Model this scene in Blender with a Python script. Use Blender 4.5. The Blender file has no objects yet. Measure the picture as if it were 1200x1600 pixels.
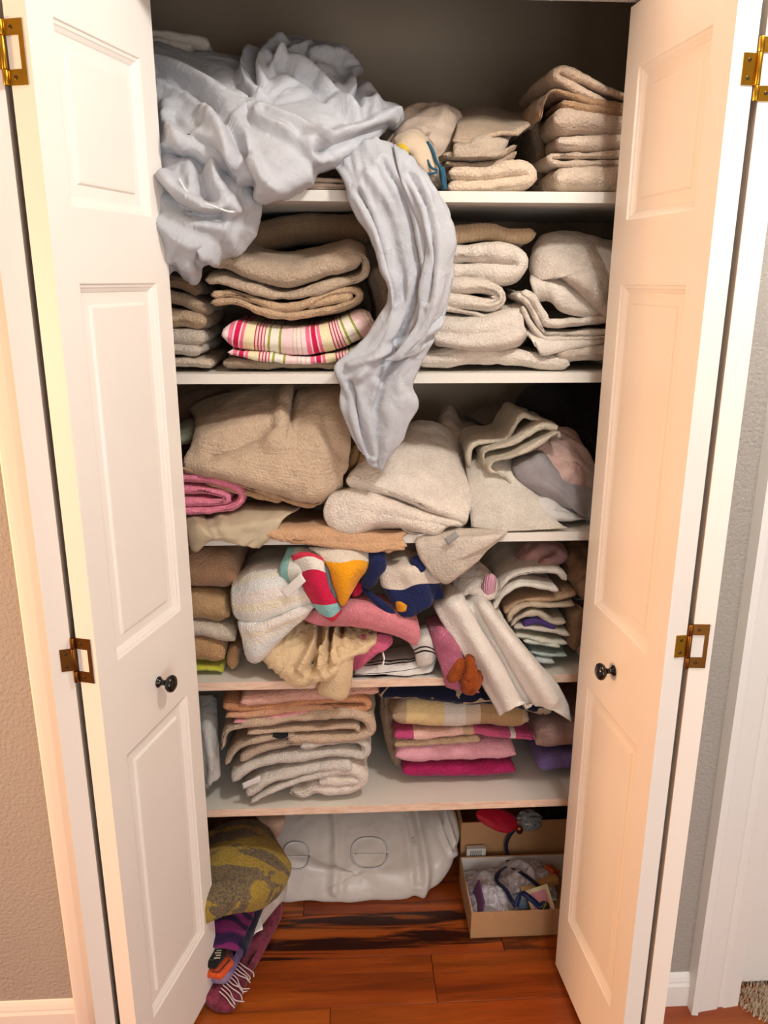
import bpy, bmesh, math, random
import numpy as np
from mathutils import Vector, Matrix

random.seed(7)
scene = bpy.context.scene
COL = scene.collection

# ------------------------------------------------------------------ camera
FPX = 1243.0
PITCH, YAW, ROLL = math.radians(16.3), math.radians(3.09), math.radians(0.17)
CAM = np.array((0.0, -1.494, 1.583))
_fw = np.array((math.sin(YAW)*math.cos(PITCH), math.cos(YAW)*math.cos(PITCH), -math.sin(PITCH)))
_rt0 = np.array((math.cos(YAW), -math.sin(YAW), 0.0))
_up0 = np.cross(_rt0, _fw)
_rt = _rt0*math.cos(ROLL)+_up0*math.sin(ROLL)
_up = _up0*math.cos(ROLL)-_rt0*math.sin(ROLL)
cd = bpy.data.cameras.new('camera')
cd.sensor_fit = 'VERTICAL'
cd.sensor_height = 36.0
cd.lens = 36.0*FPX/1600.0
cd.clip_start = 0.02
camo = bpy.data.objects.new('camera', cd)
COL.objects.link(camo)
camo.matrix_world = Matrix(((_rt[0], _up[0], -_fw[0], CAM[0]), (_rt[1], _up[1], -_fw[1], CAM[1]),
                            (_rt[2], _up[2], -_fw[2], CAM[2]), (0, 0, 0, 1)))
scene.camera = camo

# ------------------------------------------------------------------ world, lights, exposure
w = bpy.data.worlds.new('hall_ambient')
scene.world = w
w.use_nodes = True
w.node_tree.nodes['Background'].inputs[0].default_value = (1.0, 0.78, 0.60, 1)
w.node_tree.nodes['Background'].inputs[1].default_value = 0.30

def lamp(name, kind, loc, energy, color, size):
    d = bpy.data.lights.new(name, kind)
    d.energy = energy
    d.color = color
    if kind == 'AREA':
        d.shape = 'DISK'
        d.size = size
    else:
        d.shadow_soft_size = size
    o = bpy.data.objects.new(name, d)
    COL.objects.link(o)
    o.location = loc
    return o
main = lamp('ceiling_light', 'POINT', (0.580, -0.74, 2.39), 26.0, (1.0, 0.965, 0.92), 0.07)
fill = lamp('fill_light', 'AREA', (0.70, -2.75, 0.95), 16.0, (0.97, 0.98, 1.0), 1.4)  # added fill behind the camera, evens out contrast and lifts the lower shelves
fill.rotation_euler = (math.radians(92), 0, math.radians(14))
warm = lamp('warm_fill', 'AREA', (-2.30, -0.82, 1.30), 36.0, (1.0, 0.50, 0.22), 0.5)  # added warm fill out of view, placed to turn the right door peach
warm.rotation_euler = (math.radians(90), 0, math.radians(-83))

scene.view_settings.view_transform = 'Standard'
scene.view_settings.look = 'None'
scene.view_settings.gamma = 1.0
scene.view_settings.use_curve_mapping = False
scene.view_settings.exposure = 0.68

# ------------------------------------------------------------------ pixel -> place helpers
def _ray(x, y):
    return _fw*FPX + _rt*(x-600.0) + _up*(800.0-y)
def at(x, y, Y):
    d = _ray(x, y)
    return CAM + d*((Y-CAM[1])/d[1])
def atZ(x, y, Z):
    d = _ray(x, y)
    return CAM + d*((Z-CAM[2])/d[2])

# ------------------------------------------------------------------ noise (numpy)
_rng = np.random.RandomState(3)
_perm = np.concatenate([_rng.permutation(256)]*3)
_grad = _rng.normal(size=(256, 3))
_grad /= np.linalg.norm(_grad, axis=1)[:, None]
def noise(P, seed=0):
    P = np.asarray(P, float) + np.array((17.3*seed+.37, 9.1*seed+.71, 5.7*seed+.13))
    i = np.floor(P).astype(int)
    f = P-i
    u = f*f*f*(f*(f*6-15)+10)
    out = 0
    for dx in (0, 1):
        for dy in (0, 1):
            for dz in (0, 1):
                h = _perm[(_perm[(_perm[(i[..., 0]+dx) & 255]+i[..., 1]+dy) & 255]+i[..., 2]+dz) & 255]
                g = _grad[h]
                d = f-np.array((dx, dy, dz))
                wt = (u[..., 0] if dx else 1-u[..., 0])*(u[..., 1] if dy else 1-u[..., 1])*(u[..., 2] if dz else 1-u[..., 2])
                out = out+wt*(g*d).sum(-1)
    return out*1.6
def ridged(P, seed=0, sharp=0.16):
    n = noise(P, seed)
    return 1.0-2.0*np.sqrt(n*n+sharp*sharp*.25)/1.0

# ------------------------------------------------------------------ objects
def prop(o, label=None, cat=None, group=None, kind=None):
    if label: o['label'] = label
    if cat: o['category'] = cat
    if group: o['group'] = group
    if kind: o['kind'] = kind
    return o
def empty(name, loc, label=None, cat=None, group=None, kind=None):
    o = bpy.data.objects.new(name, None)
    COL.objects.link(o)
    o.location = loc
    o.empty_display_size = .05
    return prop(o, label, cat, group, kind)
def mesh_obj(name, verts, faces, mat, parent=None, smooth=True, uv=None):
    me = bpy.data.meshes.new(name)
    me.from_pydata(np.asarray(verts, float).tolist(), [], faces.tolist() if hasattr(faces, 'tolist') else [tuple(map(int, f)) for f in faces])
    if uv is not None:
        l = me.uv_layers.new(name='UVMap')
        idx = np.empty(len(me.loops), dtype=np.int32)
        me.loops.foreach_get('vertex_index', idx)
        l.data.foreach_set('uv', np.asarray(uv, np.float32)[idx].ravel())
    me.materials.append(mat)
    if smooth:
        me.polygons.foreach_set('use_smooth', [True]*len(me.polygons))
    me.validate()
    me.update()
    o = bpy.data.objects.new(name, me)
    COL.objects.link(o)
    if parent is not None:
        set_parent(o, parent)
    return o
def world_of(o):
    M = o.matrix_basis.copy()
    if o.parent is not None:
        M = world_of(o.parent) @ o.matrix_parent_inverse @ M
    return M
def set_parent(o, parent):
    o.parent = parent
    o.matrix_parent_inverse = world_of(parent).inverted()
class MB:
    """collects simple solids for one mesh"""
    def __init__(s):
        s.v, s.f = [], []
    def add(s, v, f):
        n = len(s.v)
        s.v += [tuple(map(float, p)) for p in v]
        s.f += [tuple(i+n for i in q) for q in f]
        return s
    def box(s, a, b):
        x0, y0, z0 = a
        x1, y1, z1 = b
        return s.add([(x0, y0, z0), (x1, y0, z0), (x1, y1, z0), (x0, y1, z0), (x0, y0, z1), (x1, y0, z1), (x1, y1, z1), (x0, y1, z1)],
                     [(0, 3, 2, 1), (4, 5, 6, 7), (0, 1, 5, 4), (1, 2, 6, 5), (2, 3, 7, 6), (3, 0, 4, 7)])
    def lathe(s, prof, O, A, n=20):
        """prof: (radius, distance) along axis A from O"""
        A = np.array(A, float)
        A /= np.linalg.norm(A)
        U = np.cross(A, (0, 0, 1) if abs(A[2]) < .9 else (1, 0, 0))
        U /= np.linalg.norm(U)
        W = np.cross(A, U)
        v, f = [], []
        for r, d in prof:
            for k in range(n):
                t = 2*math.pi*k/n
                v.append(np.array(O)+A*d+(U*math.cos(t)+W*math.sin(t))*r)
        for i in range(len(prof)-1):
            for k in range(n):
                f.append((i*n+k, i*n+(k+1) % n, (i+1)*n+(k+1) % n, (i+1)*n+k))
        f.append(tuple(range(n))[::-1])
        f.append(tuple(range((len(prof)-1)*n, len(prof)*n)))
        return s.add(v, f)
    def tube(s, pts, r, n=8):
        pts = np.array(pts, float)
        T = np.gradient(pts, axis=0)
        T /= np.linalg.norm(T, axis=1)[:, None]+1e-9
        ref = np.array((0.13, .31, .94))
        v, f = [], []
        for i, p in enumerate(pts):
            U = np.cross(T[i], ref)
            U /= np.linalg.norm(U)+1e-9
            W = np.cross(T[i], U)
            rr = r[i] if hasattr(r, '__len__') else r
            for k in range(n):
                t = 2*math.pi*k/n
                v.append(p+(U*math.cos(t)+W*math.sin(t))*rr)
        m = len(pts)
        for i in range(m-1):
            for k in range(n):
                f.append((i*n+k, i*n+(k+1) % n, (i+1)*n+(k+1) % n, (i+1)*n+k))
        f.append(tuple(range(n))[::-1])
        f.append(tuple(range((m-1)*n, m*n)))
        return s.add(v, f)
    def xform(s, fn):
        s.v = [tuple(fn(p)) for p in s.v]
        return s
    def build(s, name, mat, parent=None, smooth=False, bevel=0):
        o = mesh_obj(name, s.v, s.f, mat, parent, smooth)
        if bevel:
            m = o.modifiers.new('bevel', 'BEVEL')
            m.width = bevel
            m.segments = 2
            m.limit_method = 'ANGLE'
        return o

# ------------------------------------------------------------------ materials
def srgb(h):
    h = h.lstrip('#')
    c = [int(h[i:i+2], 16)/255 for i in (0, 2, 4)]
    return tuple(x/12.92 if x <= .04045 else ((x+.055)/1.055)**2.4 for x in c)+(1,)
_mats = {}
def new_mat(name):
    m = bpy.data.materials.new(name)
    m.use_nodes = True
    nt = m.node_tree
    return m, nt, nt.nodes['Principled BSDF']
def mix_rgb(nt, fac, a, b, mode='MIX'):
    n = nt.nodes.new('ShaderNodeMix')
    n.data_type = 'RGBA'
    n.blend_type = mode
    for sock, val in ((n.inputs[0], fac), (n.inputs[6], a), (n.inputs[7], b)):
        if hasattr(val, 'is_output'):
            nt.links.new(val, sock)
        else:
            sock.default_value = val
    return n.outputs[2]
def noise_tex(nt, coord, scale, detail=2.0, rough=.5, dist=0.0):
    n = nt.nodes.new('ShaderNodeTexNoise')
    n.inputs['Scale'].default_value = scale
    n.inputs['Detail'].default_value = detail
    n.inputs['Roughness'].default_value = rough
    n.inputs['Distortion'].default_value = dist
    nt.links.new(coord, n.inputs['Vector'])
    return n.outputs[0]
def ramp(nt, fac, stops, const=False):
    n = nt.nodes.new('ShaderNodeValToRGB')
    cr = n.color_ramp
    if const:
        cr.interpolation = 'CONSTANT'
    while len(cr.elements) < len(stops):
        cr.elements.new(.5)
    for e, (p, c) in zip(cr.elements, stops):
        e.position = p
        e.color = c if len(c) == 4 else tuple(c)+(1,)
    nt.links.new(fac, n.inputs[0])
    return n.outputs[0]
def bump(nt, h, bsdf, strength, dist, prev=None):
    b = nt.nodes.new('ShaderNodeBump')
    b.inputs['Strength'].default_value = strength
    b.inputs['Distance'].default_value = dist
    nt.links.new(h, b.inputs['Height'])
    if prev is not None:
        nt.links.new(prev, b.inputs['Normal'])
    nt.links.new(b.outputs[0], bsdf.inputs['Normal'])
    return b.outputs[0]
def objcoord(nt):
    return nt.nodes.new('ShaderNodeTexCoord').outputs['Object']
def uvcoord(nt):
    return nt.nodes.new('ShaderNodeTexCoord').outputs['UV']
def g(v):
    return (v, v, v, 1)
def paint(name, col, rough=.45, tex=0.0, tscale=160):
    if name in _mats: return _mats[name]
    m, nt, b = new_mat(name)
    c = objcoord(nt)
    n = noise_tex(nt, c, 6, 3)
    base = srgb(col)
    dark = tuple(x*.95 for x in base[:3])+(1,)
    nt.links.new(mix_rgb(nt, n, dark, base), b.inputs['Base Color'])
    b.inputs['Roughness'].default_value = rough
    if tex:
        h = noise_tex(nt, c, tscale, 3, .6)
        bump(nt, h, b, .9, tex)
    _mats[name] = m
    return m
def terry(col, nap=1.0, var=.20, ribs=None, scale=215.0):
    """looped towelling; col may be a hex string or a function(nt)->socket for the base colour"""
    key = ('terry', col, nap, var, ribs, scale)
    if key in _mats: return _mats[key]
    m, nt, b = new_mat('terry_'+(col.lstrip('#') if isinstance(col, str) else 'pattern'))
    c = objcoord(nt)
    if isinstance(col, str):
        r = nt.nodes.new('ShaderNodeRGB')
        r.outputs[0].default_value = srgb(col)
        base = r.outputs[0]
    else:
        base = col(nt)
    n1 = noise_tex(nt, c, scale, 2, .6)
    n2 = noise_tex(nt, c, 28, 3, .6)
    k = nt.nodes.new('ShaderNodeMath')
    k.operation = 'ADD'
    nt.links.new(n1, k.inputs[0])
    nt.links.new(n2, k.inputs[1])
    mr = nt.nodes.new('ShaderNodeMapRange')
    mr.inputs[1].default_value = .65
    mr.inputs[2].default_value = 1.35
    mr.inputs[3].default_value = 1.0-var
    mr.inputs[4].default_value = 1.0+var*.6
    nt.links.new(k.outputs[0], mr.inputs[0])
    hs = nt.nodes.new('ShaderNodeHueSaturation')
    nt.links.new(mr.outputs[0], hs.inputs['Value'])
    nt.links.new(base, hs.inputs['Color'])
    nt.links.new(hs.outputs[0], b.inputs['Base Color'])
    b.inputs['Roughness'].default_value = .95
    b.inputs['Specular IOR Level'].default_value = .15
    b.inputs['Sheen Weight'].default_value = .12
    b.inputs['Sheen Roughness'].default_value = .5
    p = bump(nt, n1, b, min(1.0, .9*nap), .0048)
    if ribs:
        wv = nt.nodes.new('ShaderNodeTexWave')
        wv.bands_direction = ribs[0]
        wv.inputs['Scale'].default_value = ribs[1]
        wv.inputs['Distortion'].default_value = 2.0
        wv.inputs['Detail'].default_value = 1
        wv.inputs['Detail Scale'].default_value = 1.5
        nt.links.new(uvcoord(nt), wv.inputs['Vector'])
        bump(nt, wv.outputs[1], b, ribs[2] if len(ribs) > 2 else .6, .003, p)
    _mats[key] = m
    return m
def cotton(col, crease=.5, var=.07, rough=.8, scale=26):
    key = ('cotton', col, crease, rough)
    if key in _mats: return _mats[key]
    m, nt, b = new_mat('cotton_'+(col.lstrip('#') if isinstance(col, str) else 'pattern'))
    c = objcoord(nt)
    if isinstance(col, str):
        r = nt.nodes.new('ShaderNodeRGB')
        r.outputs[0].default_value = srgb(col)
        base = r.outputs[0]
    else:
        base = col(nt)
    n = noise_tex(nt, c, 14, 3, .6)
    mr = nt.nodes.new('ShaderNodeMapRange')
    mr.inputs[1].default_value = .3
    mr.inputs[2].default_value = .7
    mr.inputs[3].default_value = 1.0-var
    mr.inputs[4].default_value = 1.0+var
    nt.links.new(n, mr.inputs[0])
    hs = nt.nodes.new('ShaderNodeHueSaturation')
    nt.links.new(mr.outputs[0], hs.inputs['Value'])
    nt.links.new(base, hs.inputs['Color'])
    nt.links.new(hs.outputs[0], b.inputs['Base Color'])
    b.inputs['Roughness'].default_value = rough
    b.inputs['Specular IOR Level'].default_value = .25
    b.inputs['Sheen Weight'].default_value = .1
    h = noise_tex(nt, c, scale, 4, .62, .8)
    p = bump(nt, h, b, crease, .012)
    h2 = noise_tex(nt, c, 900, 1, .5)
    bump(nt, h2, b, .18, .001, p)
    _mats[key] = m
    return m
def bands(axis, stops, scale=1.0, offset=0.0):
    """colour bands over the cloth's own length (axis 0) or depth (axis 1), stops in metres"""
    def fn(nt):
        sx = nt.nodes.new('ShaderNodeSeparateXYZ')
        nt.links.new(uvcoord(nt), sx.inputs[0])
        ma = nt.nodes.new('ShaderNodeMath')
        ma.operation = 'MULTIPLY_ADD'
        nt.links.new(sx.outputs[axis], ma.inputs[0])
        ma.inputs[1].default_value = 1.0/scale
        ma.inputs[2].default_value = offset
        fr = nt.nodes.new('ShaderNodeMath')
        fr.operation = 'FRACT'
        nt.links.new(ma.outputs[0], fr.inputs[0])
        return ramp(nt, fr.outputs[0], [(p, srgb(c)) for p, c in stops], True)
    return fn
def metal(name, col, rough=.35):
    if name in _mats: return _mats[name]
    m, nt, b = new_mat(name)
    c = objcoord(nt)
    n = noise_tex(nt, c, 60, 3, .6)
    base = srgb(col)
    nt.links.new(mix_rgb(nt, n, tuple(x*.6 for x in base[:3])+(1,), base), b.inputs['Base Color'])
    b.inputs['Metallic'].default_value = 1.0
    b.inputs['Roughness'].default_value = rough
    _mats[name] = m
    return m
def plastic(name, col, rough=.35, trans=0.0):
    if name in _mats: return _mats[name]
    m, nt, b = new_mat(name)
    c = objcoord(nt)
    n = noise_tex(nt, c, 30, 2)
    base = srgb(col)
    nt.links.new(mix_rgb(nt, n, tuple(x*.92 for x in base[:3])+(1,), base), b.inputs['Base Color'])
    b.inputs['Roughness'].default_value = rough
    if trans:
        b.inputs['Transmission Weight'].default_value = trans
        b.inputs['IOR'].default_value = 1.15
    _mats[name] = m
    return m

WHITE = paint('door_paint', '#f1ece4', .42)
TRIMW = paint('trim_paint', '#f0eeea', .42)
WALLG = paint('wall_paint', '#a9a39b', .8, .0045, 130)
CLOSETW = paint('closet_wall_paint', '#ab9a86', .85, .002, 200)
SHELFP = paint('shelf_paint', '#dedad0', .5)
BRASS = metal('brass', '#c8962f', .28)
BRASSD = metal('old_brass', '#8a5a28', .38)
SCREW = metal('screw_steel', '#5b4a36', .4)
BLACK = plastic('knob_black', '#0f0c0c', .18)

def wood_mat():
    m, nt, b = new_mat('tigerwood_plank')
    c = objcoord(nt)
    oi = nt.nodes.new('ShaderNodeObjectInfo')
    oc = nt.nodes.new('ShaderNodeSeparateColor')
    nt.links.new(oi.outputs['Color'], oc.inputs[0])
    mp = nt.nodes.new('ShaderNodeMapping')
    nt.links.new(c, mp.inputs[0])
    mp.inputs['Scale'].default_value = (1.3, 17, 17)
    cx = nt.nodes.new('ShaderNodeCombineXYZ')
    mu = nt.nodes.new('ShaderNodeMath')
    mu.operation = 'MULTIPLY'
    mu.inputs[1].default_value = 37.0
    nt.links.new(oc.outputs[1], mu.inputs[0])
    for i in range(3):
        nt.links.new(mu.outputs[0], cx.inputs[i])
    nt.links.new(cx.outputs[0], mp.inputs['Location'])
    v = mp.outputs[0]
    n1 = noise_tex(nt, v, 1.3, 5, .6, .9)
    n2 = noise_tex(nt, v, .55, 2, .5, .3)
    n3 = noise_tex(nt, v, 9, 3, .6, .3)
    base = ramp(nt, n2, [(.3, srgb('#7a3210')), (.5, srgb('#9c4717')), (.72, srgb('#b5601f'))])
    tiger = ramp(nt, n1, [(.0, g(1)), (.42, g(1)), (.52, g(.0)), (1, g(0))])
    amt = nt.nodes.new('ShaderNodeMath')
    amt.operation = 'MULTIPLY'
    sp = nt.nodes.new('ShaderNodeSeparateColor')
    nt.links.new(tiger, sp.inputs[0])
    nt.links.new(sp.outputs[0], amt.inputs[0])
    mr = nt.nodes.new('ShaderNodeMapRange')
    mr.inputs[1].default_value = .0
    mr.inputs[2].default_value = 1.0
    mr.inputs[3].default_value = .0
    mr.inputs[4].default_value = 1.0
    nt.links.new(oc.outputs[0], mr.inputs[0])
    nt.links.new(mr.outputs[0], amt.inputs[1])
    col = mix_rgb(nt, amt.outputs[0], base, srgb('#2d0e07'))
    fine = ramp(nt, n3, [(.3, g(.78)), (.7, g(1.05))])
    col = mix_rgb(nt, 1.0, col, fine, 'MULTIPLY')
    nt.links.new(col, b.inputs['Base Color'])
    b.inputs['Roughness'].default_value = .28
    bump(nt, n3, b, .05, .002)
    return m
WOOD = wood_mat()
# ================================================================== the setting
ZS = [1.740, 1.409, 1.081, 0.753, 0.434]      # shelf tops
SF, SB = 0.06, 0.60                            # shelf front, back wall
XL, XR = -0.68, 0.80                           # closet side walls
WY0, WY1 = -0.10, 0.02                         # the front wall
OL, OR_ = -0.532, 0.630                        # opening
def struct(name, mb, mat, bevel=0, smooth=False):
    o = mb.build(name, mat, None, smooth, bevel)
    o['kind'] = 'structure'
    return o
# sub floor and planks
fl = empty('floor', (0, 0, 0), kind='structure')
MB().box((-1.7, -2.9, -.03), (1.7, .62, -.012)).build('underlay', paint('underlay', '#2a1a12', .9), fl)
row = .1372
bounds = {0: -.115, 1: .384, 2: .202, 3: -.042}
y1 = .336+row*2
k = -2
r2 = random.Random(5)
while y1 > -1.6:
    y0 = y1-row
    jx = bounds.get(k, r2.uniform(-.5, .5))
    xs = sorted([jx-1.2, jx, jx+1.2, jx+2.4])
    lo, hi = -1.55, 1.55
    cuts = [lo]+[x for x in xs if lo+.05 < x < hi-.05]+[hi]
    for a, b in zip(cuts[:-1], cuts[1:]):
        cx, cy = (a+b)/2, (y0+y1)/2
        o = MB().box((a-cx+.0006, y0-cy+.0006, -.012), (b-cx-.0006, y1-cy-.0006, 0)).build('floor_plank', WOOD, None, bevel=.0008)
        o.location = (cx, cy, 0)
        st = {-1: .8, 0: .85, 1: 1.0, 2: .35, 3: .3}.get(k, .5)
        o.color = (st*r2.uniform(.75, 1.0), r2.random(), 0, 1)
        set_parent(o, fl)
    y1 = y0
    k += 1
# closet shell
struct('wall_back', MB().box((XL-.02, SB, 0), (XR+.02, SB+.02, 2.44)), CLOSETW)
struct('wall_left', MB().box((XL-.02, WY1, 0), (XL, SB, 2.44)), CLOSETW)
struct('wall_right', MB().box((XR, WY1, 0), (XR+.02, SB, 2.44)), CLOSETW)
fw = MB()
fw.box((-1.6, WY0, 0), (OL-.018, WY1, 2.44))
fw.box((OR_+.018, WY0, 0), (.792, WY1, 2.44))
fw.box((1.62, WY0, 0), (1.7, WY1, 2.44))
fw.box((.792, WY0, 2.06), (1.62, WY1, 2.44))
fw.box((OL-.018, WY0, 2.063), (OR_+.018, WY1, 2.44))
struct('wall_front', fw, WALLG)
struct('ceiling', MB().box((-1.7, -2.9, 2.44), (1.7, SB+.02, 2.46)), paint('ceiling_paint', '#e6e0d6', .9))
jb = MB()
jb.box((OL-.018, WY0, 0), (OL, WY1, 2.045)).box((OR_, WY0, 0), (OR_+.018, WY1, 2.045)).box((OL-.018, WY0, 2.045), (OR_+.018, WY1, 2.063))
struct('trim_1', jb, TRIMW)
def casing_profile(mb, x0, dirx, z1, yb, width=.062, th=.018):
    """colonial casing, thin at the opening; x0 opening side, dirx towards the wall"""
    prof = [(0, 0), (0, .009), (.004, .011), (.010, .011), (.013, .0085), (.020, .0095), (.026, .014), (.034, .0165), (.050, th), (.058, th), (.062, th-.003), (width, 0)]
    n = len(prof)
    v = []
    for z in (0, z1):
        for a, d in prof:
            v.append((x0+dirx*a, yb-d, z))
    f = [(i, i+1, n+i+1, n+i) for i in range(n-1)]+[tuple(range(n)), tuple(range(n, 2*n))]
    mb.add(v, f)
def hcasing(mb, xa, xb, z0, yb):
    mb.box((xa, yb-.016, z0), (xb, yb, z0+.06))
cs = MB()
casing_profile(cs, OL+.003, -1, 2.05, WY0)
casing_profile(cs, OR_-.003, 1, 2.05, WY0)
hcasing(cs, OL-.06, OR_+.06, 2.05, WY0)
struct('trim_2', cs, TRIMW)
# neighbouring doorway at the right: casing with a back band, jamb, door edge
dc = MB()
px0 = .768
prof = [(0, 0), (0, .036), (.010, .038), (.012, .031), (.018, .029), (.046, .024), (.050, .019), (.056, .019), (.060, .022), (.084, .018), (.086, .0), (.086, 0)]
n = len(prof)
v = []
for z in (0, 2.12):
    for a, d in prof:
        v.append((px0+a*1.37, WY0-d, z))
dc.add(v, [(i, i+1, n+i+1, n+i) for i in range(n-1)]+[tuple(range(n)), tuple(range(n, 2*n))])
dc.box((px0, WY0-.036, 2.045), (px0+1.0, WY0, 2.12))
struct('trim_3', dc, TRIMW)
jb2 = MB()
jb2.box((px0+.106, WY0-.002, 0), (px0+.122, WY1+.02, 2.1))
jb2.box((px0+.122, -.06, 0), (px0+.134, -.02, 2.1))
struct('trim_4', jb2, TRIMW)
d3 = MB()
d3.box((px0+.136, -.066, .012), (px0+.86, -.030, 2.058))
struct('door_3', d3, TRIMW)
# baseboards
def baseboard(name, xa, xb, yb):
    prof = [(0, 0), (.012, 0), (.012, .055), (.009, .062), (.009, .066), (.006, .076), (.003, .083), (0, .085)]
    v = []
    for x in (xa, xb):
        for d, z in prof:
            v.append((x, yb-d, z))
    n = len(prof)
    f = [(i, i+1, n+i+1, n+i) for i in range(n-1)]+[tuple(range(n))[::-1], tuple(range(n, 2*n))]
    return struct(name, MB().add(v, f), TRIMW)
baseboard('baseboard_left', -1.6, OL-.058, WY0)
baseboard('baseboard_right', OR_+.058, px0, WY0)
# carpet beyond the threshold of the neighbouring room
def carpet():
    m, nt, b = new_mat('shag_carpet')
    n = noise_tex(nt, objcoord(nt), 240, 3, .7)
    nt.links.new(ramp(nt, n, [(.3, srgb('#8d7a60')), (.55, srgb('#d9cbb0')), (.75, srgb('#efe6d4'))]), b.inputs['Base Color'])
    b.inputs['Roughness'].default_value = 1
    return m
rr = np.random.RandomState(4)
v, f = [], []
for i in range(2400):
    x, y = rr.uniform(.885, 1.06), rr.uniform(-.24, .04)
    if x < .889+.05*max(0, (-.13-y)/.05): continue
    h = rr.uniform(.010, .022)
    dx, dy = rr.uniform(-.006, .006, 2)
    t = .0022
    a = rr.uniform(0, 3.14)
    cx_, cy_ = math.cos(a)*t, math.sin(a)*t
    n = len(v)
    v += [(x-cx_, y-cy_, 0), (x+cx_, y+cy_, 0), (x-cy_*.8, y+cx_*.8, 0), (x+dx, y+dy, h)]
    f += [(n, n+1, n+3), (n+1, n+2, n+3), (n+2, n, n+3)]
cp = mesh_obj('carpet', v, f, carpet(), None, False)
prop(cp, 'pale shaggy carpet in the next doorway, bottom right corner', 'carpet', kind='stuff')

# shelves
shelf_labels = ['topmost white closet shelf, under the big blue-grey sheet', 'second white closet shelf from the top, under the striped towel',
                'third white closet shelf, with cloths hanging over its front edge', 'fourth white closet shelf, under the yellow, pink and navy towels',
                'lowest white closet shelf, above the floor, with empty space in front']
def shelf_edge_mat():
    m, nt, b = new_mat('worn_shelf_edge')
    c = objcoord(nt)
    mp = nt.nodes.new('ShaderNodeMapping')
    mp.inputs['Scale'].default_value = (9, 60, 60)
    nt.links.new(c, mp.inputs[0])
    n = noise_tex(nt, mp.outputs[0], 3, 4, .7)
    nt.links.new(ramp(nt, n, [(.3, srgb('#d3a98a')), (.6, srgb('#e6cdb8'))]), b.inputs['Base Color'])
    b.inputs['Roughness'].default_value = .7
    return m
SHEDGE = shelf_edge_mat()
for i, z in enumerate(ZS):
    sag = .003 if i >= 3 else .0015
    n = 16
    v, f = [], []
    for k in range(n+1):
        t = k/n
        x = XL+.001+(XR-XL-.002)*t
        dz = -sag*4*t*(1-t)
        v += [(x, SF, z-.019+dz), (x, SF, z+dz), (x, SB-.001, z), (x, SB-.001, z-.019)]
    for k in range(n):
        a, b = 4*k, 4*k+4
        f += [(a, b, b+1, a+1), (a+1, b+1, b+2, a+2), (a+3, b+3, b, a)]
    f += [(0, 1, 2, 3), (4*n+3, 4*n+2, 4*n+1, 4*n)]
    root = empty('closet_shelf', (0, SF, z-.019), shelf_labels[i], 'shelf', 'closet shelves')
    sh = mesh_obj('board', v, f, SHELFP, root, False)
    if i >= 3:      # paint worn off the front edge
        sh.data.materials.append(SHEDGE)
        for p in sh.data.polygons:
            if abs(p.center[1]-SF) < .002: p.material_index = 1
    # wall cleats under the shelf
    MB().box((XL, SB-.018, z-.056), (XR, SB, z-.020)).build('cleat', CLOSETW, root)
    for xa, xb in ((XL, XL+.018), (XR-.018, XR)):
        MB().box((xa, SF+.02, z-.056), (xb, SB-.018, z-.020)).build('cleat', CLOSETW, root)

# ------------------------------------------------------------------ bifold doors
LT = .034
LZ0, LZ1 = .018, 2.022
def leaf(name, parent, F, D, N, W, panels, s0, s1):
    """F inner-edge point (x,y), D unit towards the fold, N unit normal of the panelled face, thickness goes to -N"""
    F, D, N = (np.array(q, float) for q in (F, D, N))
    def P(s, z, d):
        p = F+D*s-N*d
        return (p[0], p[1], z)
    mb = MB()
    zz = [LZ0]
    for a, b in panels: zz += [a, b]
    zz += [LZ1]
    # front face with openings
    def quad(sa, sb, za, zb, d=0):
        mb.add([P(sa, za, d), P(sb, za, d), P(sb, zb, d), P(sa, zb, d)], [(0, 1, 2, 3)])
    quad(0, s0, LZ0, LZ1)
    quad(s1, W, LZ0, LZ1)
    for i in range(0, len(zz), 2):
        quad(s0, s1, zz[i], zz[i+1])
    e = [P(0, LZ0, 0), P(W, LZ0, 0), P(W, LZ1, 0), P(0, LZ1, 0), P(0, LZ0, LT), P(W, LZ0, LT), P(W, LZ1, LT), P(0, LZ1, LT)]
    mb.add(e, [(0, 1, 5, 4), (1, 2, 6, 5), (2, 3, 7, 6), (3, 0, 4, 7), (4, 5, 6, 7)])
    lf = mb.build(name, WHITE, parent)
    rings = [(0, 0), (.0015, .0004), (.003, .0032), (.007, .0042), (.0085, .0060), (.0135, .0090), (.015, .0105), (.018, .0108),
             (.033, .0108), (.0355, .0072), (.038, .0066)]
    for (za, zb) in panels:
        v, f = [], []
        for ins, d in rings:
            v += [P(s0+ins, za+ins, d), P(s1-ins, za+ins, d), P(s1-ins, zb-ins, d), P(s0+ins, zb-ins, d)]
        for r in range(len(rings)-1):
            for k in range(4):
                f.append((r*4+k, r*4+(k+1) % 4, r*4+4+(k+1) % 4, r*4+4+k))
        m = (len(rings)-1)*4
        f.append((m, m+1, m+2, m+3))
        mesh_obj('raised_panel', v, f, WHITE, lf, False)
    return lf, P
PANELS = [(.190, .783), (.963, 1.577), (1.682, 1.924)]
def knob(lf, P, N, s, z):
    O = np.array(P(s, z, 0))
    A = np.array((N[0], N[1], 0))
    k = MB().lathe([(.0105, 0), (.0105, .002), (.008, .004), (.0055, .007), (.0050, .013), (.0075, .017), (.0130, .020), (.0160, .024),
                    (.0165, .027), (.0150, .031), (.0100, .034), (.0040, .0352)], O, A, 24).build('knob', BLACK, lf, True)
    k['label'] = 'round black knob on a short neck'
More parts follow.
